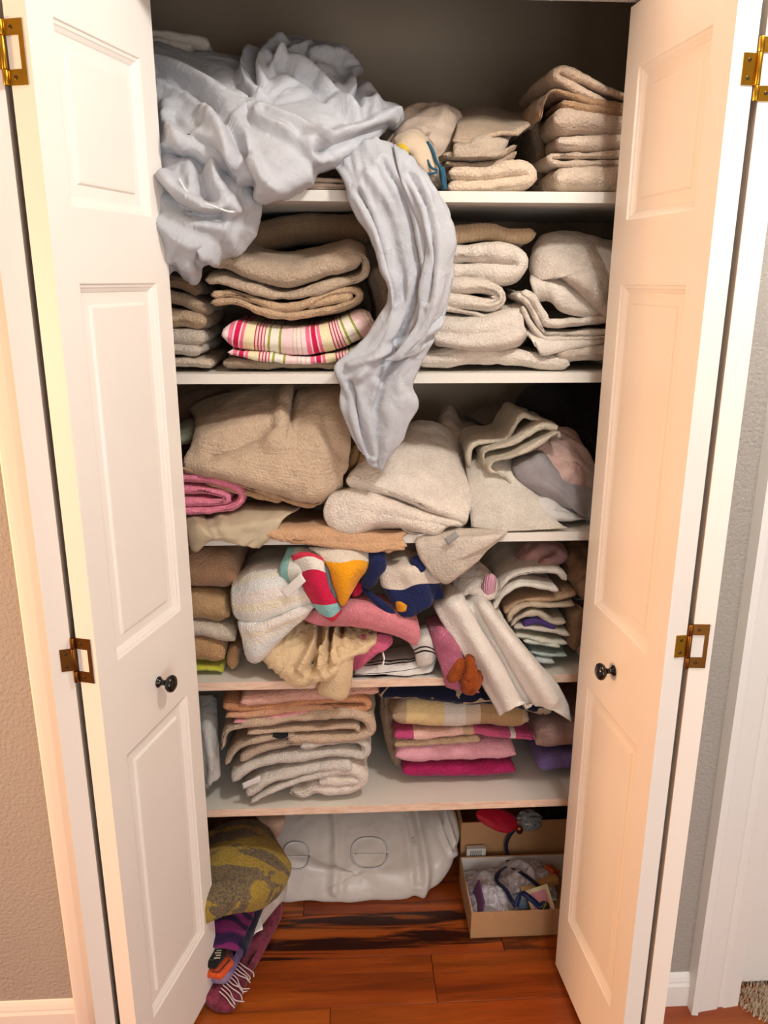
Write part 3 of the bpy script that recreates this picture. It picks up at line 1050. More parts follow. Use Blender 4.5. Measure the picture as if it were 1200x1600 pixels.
# middle pile on the top shelf
BE = '#c0ab93'
towel('bath_towel', 'folded cream towel lying at the bottom of the middle top-shelf pile', 'towel',
      [([(702, 290), (745, 291), (790, 288), (822, 283), (832, 272), (822, 262), (795, 262), (760, 270), (702, 268)], 25)], .075, .42, terry('#cdb9a2'), z=Z1, rise=.004)
towel('hand_towel', 'thin taupe folded towel on the cream towel, middle top-shelf pile', 'towel',
      [([(694, 254), (740, 257), (780, 252), (806, 236)], 10), ([(690, 243), (740, 247), (780, 242), (808, 228)], 9)], .085, .42, terry('#a08c78'), z=Z1)
cloth('washcloth', 'taupe washcloth with pale hem draped over the middle top-shelf pile', 'washcloth',
      [[(718, 172, .36), (745, 168, .36), (790, 174, .36), (830, 178, .34)],
       [(715, 190, .22), (750, 184, .22), (790, 190, .22), (832, 186, .22)],
       [(712, 208, .12), (745, 205, .11), (785, 206, .11), (830, 194, .14)],
       [(707, 222, .085), (735, 222, .08), (768, 208, .085), (810, 212, .10)]], terry('#a9957f', .7), z=Z1, th=.006, hem=.0010)
cloth('washcloth', 'front grey-beige washcloth with folded corner on the middle top-shelf pile', 'washcloth',
      [[(715, 214, .20), (745, 212, .20), (775, 208, .20), (800, 212, .2)],
       [(709, 226, .095), (735, 224, .09), (752, 214, .09), (795, 220, .11)],
       [(708, 236, .075), (735, 236, .07), (765, 228, .07), (790, 232, .10)],
       [(708, 246, .072), (740, 246, .068), (775, 245, .068), (786, 240, .09)]], terry('#ad9d8a', .7), z=Z1, th=.006, hem=.0010)
# right pile
R1 = dict(z=Z1)
towel('bath_towel', 'thick cream towel at the bottom of the right top-shelf pile', 'towel', [([(866, 279), (930, 279), (1010, 281)], 42)], .075, .44, terry('#cbb7a3'), **R1)
towel('bath_towel', 'towel folded into two thin layers, second from bottom, right top-shelf pile', 'towel', [([(1010, 254), (930, 254), (868, 253), (866, 242), (930, 241), (1010, 241)], 12.5)], .085, .44, terry('#bda894'), **R1)
towel('bath_towel', 'pale towel, third from bottom of the right top-shelf pile', 'towel', [([(874, 221), (940, 221), (1010, 219)], 27)], .09, .44, terry('#cab6a2'), **R1)
towel('bath_towel', 'wide beige towel, fourth from bottom of the right top-shelf pile', 'towel', [([(866, 190), (920, 187), (1010, 195)], 42)], .085, .44, terry('#b8a38f'), **R1)
towel('hand_towel', 'thin brown towel arched under the topmost cream towel, right top-shelf pile', 'towel',
      [([(844, 186), (850, 160), (862, 140), (880, 142), (930, 158), (1010, 172)], 8), ([(876, 160), (930, 168), (1010, 176)], 14)], .085, .42, terry('#9a7a5c'), **R1)
towel('bath_towel', 'cream towel lying slanted on top of the right top-shelf pile', 'towel',
      [([(1030, 172), (950, 138), (892, 111), (875, 107), (871, 115), (882, 125), (940, 153), (1030, 190)], 12)], .085, .40, terry('#c4ab93'), rise=.01)
towel('bath_towel', 'dark taupe towel standing behind the left side of the right top-shelf pile', 'towel',
      [([(846, 150), (840, 190), (846, 230), (850, 292)], 20)], .19, .46, terry('#7d6a58'), **R1)

# ================================================================== second shelf
Z2 = ZS[1]
S2 = dict(z=Z2)
LG = 'small towels at the left end of the second shelf'
towel('hand_towel', 'small brown towel on top of the left second-shelf pile', 'towel', [([(240, 438), (280, 444), (312, 458)], 22)], .11, .40, terry('#8b6d50'), group=LG, **S2)
towel('hand_towel', 'grey-beige towel slanting under the brown one, left second-shelf pile', 'towel', [([(240, 458), (285, 468), (324, 486)], 20)], .10, .40, terry('#a58f77'), group=LG, **S2)
towel('hand_towel', 'tan towel in the middle of the left second-shelf pile', 'towel', [([(240, 498), (285, 499), (320, 504)], 30)], .09, .40, terry('#b39c7f'), group=LG, **S2)
towel('hand_towel', 'pale grey towel under the tan one, left second-shelf pile', 'towel', [([(240, 525), (285, 526), (318, 528)], 21)], .088, .40, terry('#bdb1a2'), group=LG, **S2)
towel('hand_towel', 'pale towel second from bottom of the left second-shelf pile', 'towel', [([(240, 547), (285, 548), (316, 549)], 21)], .085, .40, terry('#c3b8aa'), group=LG, **S2)
towel('hand_towel', 'flat cream towel at the bottom of the left second-shelf pile', 'towel', [([(240, 567), (290, 567), (333, 570)], 15)], .082, .40, terry('#bfb09d'), group=LG, **S2)
towel('bath_towel', 'flat grey-brown towel under the pink striped towel', 'towel', [([(348, 568), (430, 569), (545, 569)], 16)], .09, .42, terry('#94836f'), **S2)
STRIPE = [(0, '#f0dcd6'), (.03, '#d8b9b0'), (.045, '#f0dcd6'), (.10, '#e4708f'), (.155, '#f2d3cf'), (.175, '#c9184f'), (.235, '#f2d3cf'), (.255, '#e4708f'), (.295, '#e9dfb6'),
          (.43, '#a83048'), (.447, '#efc9c6'), (.475, '#a83048'), (.490, '#efc9c6'), (.515, '#a83048'), (.53, '#efc9c6'), (.555, '#a83048'), (.57, '#efe6d2'), (.605, '#9aa04a'),
          (.635, '#efe8da'), (.745, '#9aa04a'), (.775, '#f0d2d2'), (.92, '#d6c3b4'), (.935, '#f0d9d2'), (.97, '#d6c3b4'), (.985, '#f0dcd6')]
towel('striped_towel', 'folded towel with pink, magenta, cream and olive stripes', 'towel',
      [([(348, 520), (400, 530), (470, 534), (530, 522), (580, 496)], 46, dict(round_=.034)), ([(356, 552), (420, 561), (480, 566), (545, 556), (578, 538)], 11)], .078, .42,
      terry(bands(0, STRIPE, .150, .03), .45, .1), **S2)
TAN = '#bd9f7d'
towel('bath_towel', 'tan towel with ribbed end, folded under the top beige towel on the second shelf', 'towel',
      [([(332, 462), (362, 459), (400, 470), (440, 482), (478, 476), (520, 458), (552, 454), (562, 463), (548, 475), (505, 486), (455, 493), (405, 485), (368, 471), (330, 474)], 13), ([(478, 482), (515, 471), (550, 464)], 14)], .076, .42,
      terry('#bb9f80', 1.0, .20), rise=.0)
towel('bath_towel', 'thick folded beige towel topping the middle-left second-shelf pile', 'towel',
      [([(322, 410), (352, 408), (395, 424), (440, 432), (490, 425), (540, 408), (562, 404)], 36, dict(round_=.030)), ([(322, 438), (352, 440), (400, 455), (440, 464), (490, 456), (530, 444), (562, 436), (572, 422), (566, 402), (540, 396)], 13)], .070, .42,
      terry('#b39f89', 1.0, .20), rise=.030, lump=.006)
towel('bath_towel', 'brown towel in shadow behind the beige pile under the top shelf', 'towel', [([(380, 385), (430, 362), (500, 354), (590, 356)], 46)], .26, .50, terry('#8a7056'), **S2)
towel('bath_towel', 'grey towel standing behind the bed sheet tail on the second shelf', 'towel', [([(585, 420), (600, 480), (600, 560)], 30)], .14, .42, terry('#8d8276'), **S2)
# right of the tail
WH = '#d3c8bb'
towel('rolled_towel', 'tan ribbed towel rolled on top of the white towels, second shelf', 'towel', [([(690, 366), (760, 360), (800, 366), (838, 364)], 26)], .13, .42, terry('#b59c7d', .5, .12, ('X', 40, .5)), rise=-.01)
towel('bath_towel', 'white towel with rolled edge under the ribbed tan towel', 'towel', [([(690, 426), (760, 426), (800, 428), (816, 416), (808, 402), (780, 396), (690, 398)], 31)], .10, .42, terry(WH), lump=.006)
towel('bath_towel', 'second white rolled-edge towel, below the first beside the sheet tail', 'towel',
      [([(690, 468), (740, 474), (772, 476), (784, 464), (770, 450), (730, 446), (690, 446)], 26), ([(690, 480), (735, 489), (768, 500)], 11), ([(700, 497), (745, 505)], 5)], .085, .42, terry('#d0c4b6'), lump=.005)
cloth('hand_towel', 'smooth white towel bulging under the rolled-edge towels, second shelf', 'towel',
      [[(680, 478, .30), (730, 480, .30), (790, 470, .30), (822, 468, .3)],
       [(676, 495, .10), (730, 500, .09), (785, 490, .10), (816, 480, .12)],
       [(674, 518, .070), (730, 524, .066), (790, 516, .070), (818, 505, .085)],
       [(678, 536, .080), (735, 546, .078), (800, 538, .080), (822, 520, .09)],
       [(680, 540, .30), (735, 550, .30), (800, 545, .30), (822, 530, .3)]], terry('#cfc5b9'), th=.010, **S2)
towel('bath_towel', 'long white towel lying flat at the bottom right of the second shelf', 'towel', [([(650, 566), (700, 562), (740, 556), (800, 558), (845, 566), (890, 571)], 28)], .078, .42, terry('#d8cdc0'), lump=.006, **S2)
bundle('bath_towel', 'large white towel bunched up at the right end of the second shelf', 'towel',
       [(828, 400, .16), (845, 372, .20), (880, 362, .24), (920, 370, .24), (970, 395, .22), (985, 450, .16), (960, 500, .12), (935, 485, .10), (905, 455, .09), (870, 435, .10), (835, 438, .12)], (905, 420, .15),
       terry('#cbbfb2'), z=Z2, front=.07, back=.10, lump=.010, wr=[(.006, 14, -40, 3, 0)])
cloth('washcloth', 'small white washcloth folded under the bunched white towel, second shelf', 'washcloth',
      [[(830, 425, .2), (860, 428, .16), (885, 435, .14), (940, 470, .13)],
       [(828, 440, .11), (852, 440, .095), (876, 450, .085), (945, 488, .10)],
       [(836, 462, .10), (856, 462, .085), (880, 475, .078), (938, 492, .09)],
       [(838, 470, .13), (858, 470, .11), (884, 490, .09), (936, 495, .10)]], terry('#d0c7bb', .7), th=.008, hem=.001)
towel('hand_towel', 'white towel with stepped hem edges below the bunched towel, second shelf', 'towel',
      [([(808, 462), (822, 468), (836, 490), (850, 516), (868, 522), (960, 520)], 9), ([(816, 460), (834, 470), (850, 496), (866, 508), (960, 500)], 14), ([(818, 480), (830, 505), (850, 528), (880, 530), (960, 528)], 7)], .076, .42, terry('#cfc5b8', .8), **S2)
cloth('washcloth', 'white cloth corner pointing down over the long white towel, second shelf', 'washcloth',
      [[(815, 510, .12), (840, 520, .10), (880, 525, .10), (950, 522, .10)],
       [(822, 520, .085), (845, 535, .075), (890, 535, .08), (950, 530, .09)],
       [(840, 545, .075), (850, 556, .070), (890, 546, .078), (945, 534, .09)]], terry('#d3cabf', .7), th=.006, hem=.001)
towel('bath_towel', 'white towel in the bottom right corner of the second shelf', 'towel', [([(872, 551), (920, 550), (985, 552)], 32)], .075, .42, terry('#cdbfb0'), **S2)
# ================================================================== third shelf
Z3 = ZS[2]
S3 = dict(z=Z3)
bg = empty('bath_towel', (at(420, 780, .1)[0], .1, Z3), 'big beige towel with ribbed bands, heaped at the left of the third shelf', 'towel')
piece('towel_body', drape_geo([
    [(296, 640, .34), (360, 612, .34), (450, 600, .32), (462, 604, .32), (505, 600, .32), (540, 600, .30)],
    [(303, 652, .20), (365, 636, .19), (446, 626, .17), (460, 632, .18), (505, 628, .17), (545, 640, .18)],
    [(300, 690, .11), (362, 682, .10), (442, 680, .09), (462, 686, .10), (505, 682, .09), (547, 690, .11)],
    [(287, 716, .085), (352, 722, .066), (435, 735, .060), (470, 740, .062), (505, 745, .060), (546, 728, .085)],
    [(288, 728, .090), (350, 740, .066), (430, 764, .058), (470, 776, .058), (500, 776, .060), (538, 752, .085)],
    [(290, 732, .16), (350, 748, .12), (430, 772, .10), (470, 784, .10), (500, 782, .10), (534, 758, .12)]], th=.014, ds=.006, wr=((.008, 5, 7), (.004, 14, 6)), lump=.010, fine=.0014,
    ridges=[(-.016, .008, [(456, 600, .2), (456, 640, .2), (450, 668, .2)]), (.012, .012, [(448, 610, .2), (446, 660, .2), (425, 690, .1)]), (-.010, .010, [(330, 706, .1), (380, 690, .1), (430, 668, .1)]),
            (.010, .014, [(320, 690, .1), (380, 668, .1), (430, 655, .1)]), (-.008, .008, [(500, 650, .1), (515, 690, .1), (540, 715, .1)])]),
    terry('#c3ac93', 1.0, .20, ('Y', 30, .22)), bg, z=Z3)
piece('under_layer', joined([fold_geo([(284, 734), (350, 750), (425, 776), (480, 792), (502, 786)], 8, .070, .36), fold_geo([(320, 752), (380, 768), (440, 782)], 8, .085, .36)]), terry('#b3906f'), bg, z=Z3)
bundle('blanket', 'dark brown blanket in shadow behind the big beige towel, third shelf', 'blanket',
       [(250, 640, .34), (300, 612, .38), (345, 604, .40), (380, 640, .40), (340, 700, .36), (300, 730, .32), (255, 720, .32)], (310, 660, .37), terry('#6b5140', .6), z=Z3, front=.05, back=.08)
towel('hand_towel', 'pale green towel edge at the left end of the third shelf', 'towel', [([(262, 690), (286, 684), (304, 680)], 24)], .16, .36, terry('#a9b39a', .7))
towel('hand_towel', 'pink towel rolled up under the big beige towel', 'towel',
      [([(262, 747), (320, 750), (358, 758), (376, 774), (370, 790), (340, 798), (300, 800), (262, 798)], 15), ([(262, 763), (320, 767), (348, 773), (356, 780), (340, 785), (262, 784)], 15)], .072, .34, terry('#d97f96', .9), z=Z3)
cloth('bath_towel', 'tan terry towel lying flat and sagging over the third shelf edge', 'towel',
      [[(400, 795, .36), (470, 790, .36), (560, 800, .36), (632, 815, .36)],
       [(402, 812, .16), (470, 808, .16), (560, 815, .16), (634, 826, .16)],
       [(408, 826, .066), (470, 828, .060), (555, 832, .058), (634, 836, .066)],
       [(412, 838, .048), (480, 844, .044), (560, 850, .042), (632, 846, .050)],
       [(420, 840, .046), (490, 847, .042), (580, 860, .040), (630, 862, .046)]], terry('#c79f7c', 1.0, .2), th=.012, wr=((.006, 9, 7),), lump=.006, fray=.012)
cloth('pillowcase', 'khaki cotton pillowcase hanging off the left of the third shelf', 'pillowcase',
      [[(285, 806, .30), (340, 792, .28), (400, 780, .26), (470, 778, .26)],
       [(288, 812, .12), (340, 800, .12), (400, 792, .11), (468, 788, .12)],
       [(292, 826, .056), (338, 820, .044), (395, 815, .048), (446, 806, .062)],
       [(296, 845, .046), (336, 838, .034), (385, 838, .038), (428, 836, .046)],
       [(302, 862, .044), (332, 846, .034), (372, 852, .036), (405, 858, .044)]], cotton('#b3a58c', .3, .05), th=.004, wr=((.005, 22, 6),), ridg=((.006, 26, 5),), fine=.0003, lump=.002)
cloth('pillowcase', 'khaki cloth corner at the far left of the third shelf edge', 'pillowcase',
      [[(284, 808, .10), (300, 804, .10), (318, 806, .10)],
       [(290, 830, .042), (312, 822, .030), (332, 838, .036)],
       [(298, 860, .040), (310, 862, .032), (330, 842, .036)]], cotton('#ab9c82', .3, .05), th=.004, wr=((.004, 30, 8),), fine=.0003, lump=.002)
towel('hand_towel', 'narrow brown towel wedged between the big beige and the white towel', 'towel', [([(556, 696), (548, 730), (540, 765)], 14), ([(566, 700), (560, 735), (548, 768)], 9)], .12, .34, terry('#8c6c48', .8))
wt = empty('bath_towel', (at(620, 820, .1)[0], .1, Z3), 'thick white towel folded over in the middle of the third shelf', 'towel')
piece('upper_fold', drape_geo([
    [(628, 668, .34), (662, 660, .34), (700, 676, .33), (722, 705, .30)],
    [(592, 700, .22), (645, 690, .21), (700, 706, .20), (733, 740, .20)],
    [(560, 728, .13), (615, 728, .11), (680, 745, .10), (738, 775, .11)],
    [(543, 745, .082), (605, 760, .062), (668, 782, .056), (732, 808, .064)],
    [(543, 754, .086), (606, 770, .066), (668, 794, .060), (728, 818, .068)],
    [(556, 760, .12), (610, 776, .10), (672, 800, .10), (722, 818, .10)]], th=.015, ds=.006, wr=((.005, 6, 6),), lump=.009, fine=.0013), terry('#ddd2c5', 1.1), wt, z=Z3)
piece('lower_fold', drape_geo([
    [(540, 760, .20), (600, 772, .20), (660, 795, .20), (725, 815, .20)],
    [(516, 775, .085), (570, 772, .070), (640, 796, .066), (725, 818, .070)],
    [(504, 798, .062), (550, 796, .046), (620, 808, .046), (700, 824, .054)],
    [(512, 822, .060), (545, 830, .046), (592, 816, .050), (690, 833, .056)],
    [(530, 830, .10), (560, 834, .09), (600, 822, .09), (690, 838, .09)]], th=.014, ds=.006, wr=((.006, 16, 7),), lump=.007, fine=.0013), terry('#dfd3c6', 1.1), wt, z=Z3)
piece('hem', fold_geo([(624, 824), (640, 834), (670, 836), (722, 828)], 5, .056, .20), terry('#d9cfc2', .7), wt)
SG = '#c9c2b6'
cloth('washcloth', 'light grey washcloth spread over the right front of the third shelf', 'washcloth',
      [[(722, 700, .30), (760, 690, .30), (800, 690, .30), (835, 705, .30)],
       [(728, 735, .17), (765, 722, .16), (802, 728, .16), (838, 750, .17)],
       [(732, 778, .10), (775, 772, .09), (820, 782, .09), (858, 800, .09)],
       [(735, 808, .074), (785, 812, .068), (838, 814, .068), (876, 820, .072)],
       [(736, 824, .068), (790, 830, .062), (842, 828, .062), (888, 826, .066)]], terry(SG, .7), th=.007, hem=.001, z=Z3)
towel('washcloth', 'ruffled grey-beige washcloth in three waves on top of the spread washcloth', 'washcloth',
      [([(736, 735), (735, 704), (750, 692), (790, 688), (805, 668), (818, 650), (832, 654), (852, 660)], 6.5, dict(Y0=.16)),
       ([(760, 735), (758, 712), (772, 704), (800, 696), (828, 680), (850, 668), (872, 672)], 6.5, dict(Y0=.125)),
       ([(806, 770), (790, 748), (765, 735), (770, 722), (800, 714), (835, 696), (870, 676), (872, 684)], 6.5, dict(Y0=.105))], .12, .34, terry('#c2b8a6', .7), endround=False, lump=.006)
bundle('pink_cloth', 'pale pink crumpled cloth at the right end of the third shelf', 'cloth',
       [(828, 700, .18), (850, 678, .21), (885, 676, .23), (912, 695, .23), (932, 735, .22), (930, 772, .18), (905, 765, .14), (880, 758, .13), (862, 740, .13)], (888, 720, .18),
       cotton('#c9aaa0', .5), z=Z3, front=.05, back=.07, wr=[(.008, 22, -50, 3, 1), (.004, 45, -40, 3, 1)], lump=.008, fine=.0006)
cloth('jersey_cloth', 'smooth mid-grey cloth between the spread washcloth and the pink cloth', 'cloth',
      [[(795, 720, .20), (820, 700, .20), (845, 695, .20), (870, 700, .2)],
       [(800, 735, .13), (825, 720, .115), (850, 715, .115), (890, 745, .13)],
       [(812, 755, .11), (840, 745, .095), (872, 750, .095), (925, 765, .11)],
       [(840, 772, .10), (865, 765, .085), (895, 775, .085), (930, 790, .10)],
       [(880, 795, .10), (895, 798, .085), (912, 808, .085), (935, 812, .10)]], cotton('#8f8a8c', .35), th=.005, wr=((.006, 16, 6),), ridg=((.006, 18, 5),), fine=.0004)
bundle('white_cloth', 'small smooth white cloth under the grey cloth, right end of third shelf', 'cloth',
       [(815, 772, .13), (850, 765, .14), (895, 790, .14), (920, 806, .12), (900, 812, .10), (850, 808, .10), (820, 800, .11)], (862, 790, .12), cotton('#c6c4c0', .3), z=Z3, front=.04, back=.05)
bundle('pale_cloth', 'pale crumpled cloth with peaked top at the back of the third shelf', 'cloth',
       [(680, 680, .36), (690, 650, .38), (702, 636, .40), (716, 655, .40), (745, 668, .38), (752, 700, .34), (735, 720, .3), (695, 715, .3)], (715, 690, .34), cotton('#a2907f', .5), z=Z3, front=.05, back=.06,
       wr=[(.008, 26, 70, 3, 1)], lump=.008)
dk = bundle('fitted_sheet', 'brown cloth with dark elastic, in shadow behind the ruffled washcloths', 'sheet',
       [(735, 662, .42), (750, 642, .44), (790, 640, .44), (805, 660, .42), (790, 690, .38), (750, 690, .38)], (770, 665, .41), cotton('#7b6a5a', .5), z=Z3, front=.04, back=.06, wr=[(.007, 30, 20, 3, 1)])
MB().tube(resample(np.array([at(*q) for q in [(722, 650, .36), (738, 656, .355), (752, 664, .352), (760, 668, .36)]]), .004)[0], .0035, 6).build('elastic', cotton('#2a2521', .5), dk, True)
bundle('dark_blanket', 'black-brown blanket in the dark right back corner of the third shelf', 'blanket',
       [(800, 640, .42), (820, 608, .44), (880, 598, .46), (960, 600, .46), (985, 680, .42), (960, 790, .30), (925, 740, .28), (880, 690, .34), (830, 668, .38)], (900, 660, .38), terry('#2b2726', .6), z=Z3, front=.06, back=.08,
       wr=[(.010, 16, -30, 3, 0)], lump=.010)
hg = cloth('hand_towel', 'pale grey towel corner with a sewn label, hanging from the third shelf', 'towel',
      [[(652, 842, .064), (690, 832, .058), (740, 826, .056), (795, 828, .060)],
       [(650, 852, .046), (690, 850, .034), (738, 848, .034), (786, 840, .046)],
       [(660, 876, .042), (692, 880, .028), (730, 868, .030), (764, 856, .044)],
       [(688, 904, .042), (700, 911, .032), (722, 893, .032), (742, 876, .042)]], terry('#c4b8aa', .8), th=.007, hem=.001, wr=((.005, 18, 4),))
piece('folded_corner', drape_geo([[(702, 838, .040), (745, 838, .024), (790, 834, .036)], [(706, 862, .030), (735, 856, .018), (770, 848, .032)], [(708, 880, .028), (726, 872, .018), (744, 862, .030)]], th=.006, hem=.001, wr=((.002, 10, 10),)), terry('#cdc2b5', .8), hg)
tag_strip('sewn_label', [(694, 842, .016), (712, 829, .016), (718, 838, .014), (700, 852, .014)], cotton('#8e8c8a', .2), hg)

# ================================================================== fourth shelf
Z4 = ZS[3]
S4 = dict(z=Z4)
LG4 = 'tan towels at the left end of the fourth shelf'
towel('bath_towel', 'tall tan towel topping the left pile of the fourth shelf', 'towel', [([(270, 898), (330, 899), (372, 906)], 62)], .11, .42, terry('#b58f70'), group=LG4, z=Z4)
towel('bath_towel', 'golden tan towel, second in the left pile of the fourth shelf', 'towel', [([(270, 952), (320, 952), (358, 962)], 48)], .10, .42, terry('#b3926a'), group=LG4, z=Z4)
towel('hand_towel', 'thin cream towel between tan towels, left pile of the fourth shelf', 'towel', [([(270, 986), (320, 988), (366, 999)], 24)], .09, .42, terry('#c9bcaa'), group=LG4, z=Z4)
towel('bath_towel', 'tan towel with turned end at the bottom of the left fourth-shelf pile', 'towel', [([(270, 1018), (320, 1020), (352, 1030)], 40), ([(366, 1012), (362, 1030), (364, 1046)], 17, dict(Y0=.10))], .085, .42, terry('#b08a62'), group=LG4, z=Z4)
towel('cleaning_cloth', 'lime yellow cloth edge under the left pile of the fourth shelf', 'cloth', [([(280, 1046), (330, 1047), (349, 1051)], 9)], .085, .30, cotton('#b5b43c', .3), z=Z4)
RB = [(0, '#e6e2d8'), (.20, '#e0e3df'), (.34, '#e6e0d8'), (.48, '#e9e3d3'), (.58, '#e3e4e2'), (.72, '#e6ddd6'), (.86, '#e9dfc8')]
rt = empty('beach_towel', (at(430, 1000, .1)[0], .1, Z4), 'creamy white towel with faint pastel bands, bulging off the fourth shelf', 'towel')
piece('upper_fold', drape_geo([
    [(385, 880, .30), (420, 862, .30), (462, 860, .30), (510, 875, .30)],
    [(372, 900, .16), (405, 885, .13), (452, 882, .12), (505, 895, .13)],
    [(363, 930, .100), (398, 920, .070), (448, 912, .056), (500, 915, .060)],
    [(364, 952, .090), (400, 955, .055), (446, 945, .042), (498, 930, .048)],
    [(372, 962, .095), (402, 966, .070), (448, 956, .060), (496, 942, .065)]], th=.014, wr=((.005, 8, 8),), lump=.008, fine=.0012), terry(bands(1, RB, .22), 1.0, .1), rt, z=Z4)
piece('lower_fold', drape_geo([
    [(374, 962, .12), (405, 968, .10), (450, 955, .09), (496, 940, .10)],
    [(372, 975, .075), (404, 978, .050), (445, 964, .042), (492, 945, .046)],
    [(380, 998, .070), (402, 996, .048), (430, 980, .046), (478, 962, .050)],
    [(384, 1020, .070), (398, 1026, .054), (410, 1018, .056), (440, 990, .060)],
    [(390, 1028, .10), (400, 1032, .09), (412, 1026, .09), (440, 1000, .10)]], th=.014, wr=((.004, 10, 8),), lump=.005, fine=.0012), terry(bands(1, RB, .12, .3), 1.0, .1), rt, z=Z4)
ct = empty('beach_towel', (at(510, 930, .06)[0], .06, Z4), 'towel with red, yellow and aqua bands and a white tag, hanging in a corner', 'towel')
piece('aqua_flap', drape_geo([
    [(450, 856, .10), (476, 856, .08), (505, 856, .08)],
    [(436, 888, .07), (462, 884, .040), (496, 880, .040)],
    [(442, 914, .065), (466, 912, .036), (494, 905, .034)]], th=.007, wr=((.003, 12, 8),)), terry(bands(0, [(0, '#8fc6c4'), (.28, '#dfe0d8')], .09), .6, .1), ct)
piece('red_band', drape_geo([
    [(455, 868, .056), (478, 862, .036), (505, 872, .034)],
    [(468, 890, .042), (488, 884, .018), (508, 890, .022)],
    [(476, 918, .038), (496, 916, .012), (516, 922, .018)],
    [(488, 942, .040), (508, 946, .014), (528, 942, .022)],
    [(502, 962, .044), (520, 972, .024), (534, 956, .030)]], th=.007, wr=((.002, 14, 6),)), terry(bands(1, [(0, '#c9304a'), (.10, '#ded8cf'), (.32, '#c81e48'), (.80, '#8fc6c4')], .135), .8, .1), ct)
piece('yellow_corner', drape_geo([
    [(482, 856, .060), (515, 855, .050), (550, 855, .050), (578, 860, .06)],
    [(500, 870, .040), (528, 876, .022), (556, 872, .026), (580, 876, .055)],
    [(514, 890, .030), (536, 898, .004), (558, 888, .016), (574, 890, .052)],
    [(521, 915, .030), (538, 922, .006), (552, 908, .020), (564, 902, .052)],
    [(530, 936, .036), (536, 946, .018), (545, 932, .026), (554, 914, .050)]], th=.007, wr=((.003, 14, 6),)), terry(bands(1, [(0, '#d9cdbd'), (.28, '#eba019'), (.98, '#d8c23a')], .13), .9, .1), ct)
piece('inner_fold', drape_geo([[(503, 880, .044), (514, 878, .040), (524, 884, .04)], [(508, 905, .040), (518, 910, .034), (528, 912, .036)], [(518, 930, .040), (526, 938, .034), (534, 938, .038)]], th=.006), terry('#9fb7c4', .6), ct)
tag_strip('sewn_label', [(439, 924, .030), (470, 896, .010), (478, 908, .008), (450, 936, .028)], cotton('#f0eee8', .1), ct, .0012)
nv = empty('printed_towel', (at(620, 930, .07)[0], .07, Z4), 'white towel with wide navy border, crumpled under the third shelf edge', 'towel')
piece('towel_body', drape_geo([
    [(580, 862, .16), (615, 856, .15), (655, 858, .15), (700, 872, .16)],
    [(588, 882, .075), (620, 884, .050), (652, 880, .048), (698, 890, .08)],
    [(592, 910, .060), (625, 918, .034), (654, 908, .030), (694, 908, .07)],
    [(602, 936, .058), (632, 942, .034), (662, 930, .034), (694, 922, .07)],
    [(616, 952, .060), (640, 966, .042), (668, 952, .040), (692, 934, .07)]], th=.006, wr=((.006, 16, 5),), ridg=((.009, 15, 4), (.004, 34, 8))), terry(bands(1, [(0, '#d5c8ba'), (.52, '#1c2550')], .205), .6, .1), nv)
piece('navy_border', drape_geo([
    [(566, 858, .075), (582, 856, .055), (600, 860, .06)],
    [(572, 880, .060), (588, 880, .036), (602, 886, .05)],
    [(564, 905, .058), (576, 908, .040), (592, 898, .05)],
    [(566, 912, .06), (576, 918, .048), (584, 910, .055)]], th=.008, wr=((.003, 20, 8),)), terry('#1b244e', .7), nv)
piece('navy_border', drape_geo([[(640, 872, .060), (654, 868, .050), (668, 876, .055)], [(642, 886, .052), (655, 888, .040), (664, 886, .048)], [(646, 898, .055), (655, 900, .046), (662, 892, .05)]], th=.006), terry('#1b244e', .7), nv)
piece('navy_border', drape_geo([[(566, 915, .062), (590, 932, .044), (612, 948, .05)], [(570, 925, .060), (594, 946, .040), (620, 962, .046)], [(580, 935, .062), (600, 955, .046), (622, 968, .05)]], th=.006), terry('#1b244e', .7), nv)
piece('yellow_patch', drape_geo([[(616, 940, .046), (626, 940, .030), (636, 946, .034)], [(620, 954, .046), (628, 956, .032), (634, 954, .036)]], th=.005, lump=.002), terry('#e39a22', .7), nv)
towel('red_cloth', 'small crimson cloth tip behind the yellow towel corner', 'cloth', [([(550, 932), (560, 915), (566, 900)], 20)], .065, .2, terry('#b3153c', .7))
pk = empty('hand_towel', (at(560, 970, .08)[0], .08, Z4), 'dusty pink towel sprawled in the middle of the fourth shelf', 'towel')
piece('towel_body', drape_geo([
    [(465, 952, .16), (525, 935, .14), (590, 932, .13), (645, 950, .14)],
    [(468, 962, .080), (530, 948, .058), (590, 950, .050), (650, 975, .07)],
    [(485, 972, .066), (540, 964, .046), (596, 970, .040), (654, 992, .056)],
    [(510, 978, .080), (556, 980, .056), (604, 988, .050), (650, 1004, .06)]], th=.012, wr=((.005, 10, 8),), lump=.008), terry('#d3828c', .7), pk, z=Z4)
piece('lower_fold', blob_geo([(545, 1010, .085), (562, 990, .085), (590, 986, .08), (612, 992, .08), (610, 1008, .075), (592, 1016, .075), (575, 1030, .075), (556, 1044, .08), (548, 1032, .085)], (574, 1010, .08), front=.03, back=.04, lump=.004), terry('#c9617f', .7), pk, z=Z4)
cg = empty('gathered_sheet', (at(490, 1060, .08)[0], .08, Z4), 'cream fitted cover with gathered elastic edge, drooping off the fourth shelf', 'sheet')
CRM = terry('#d9bf98', .7, .1)
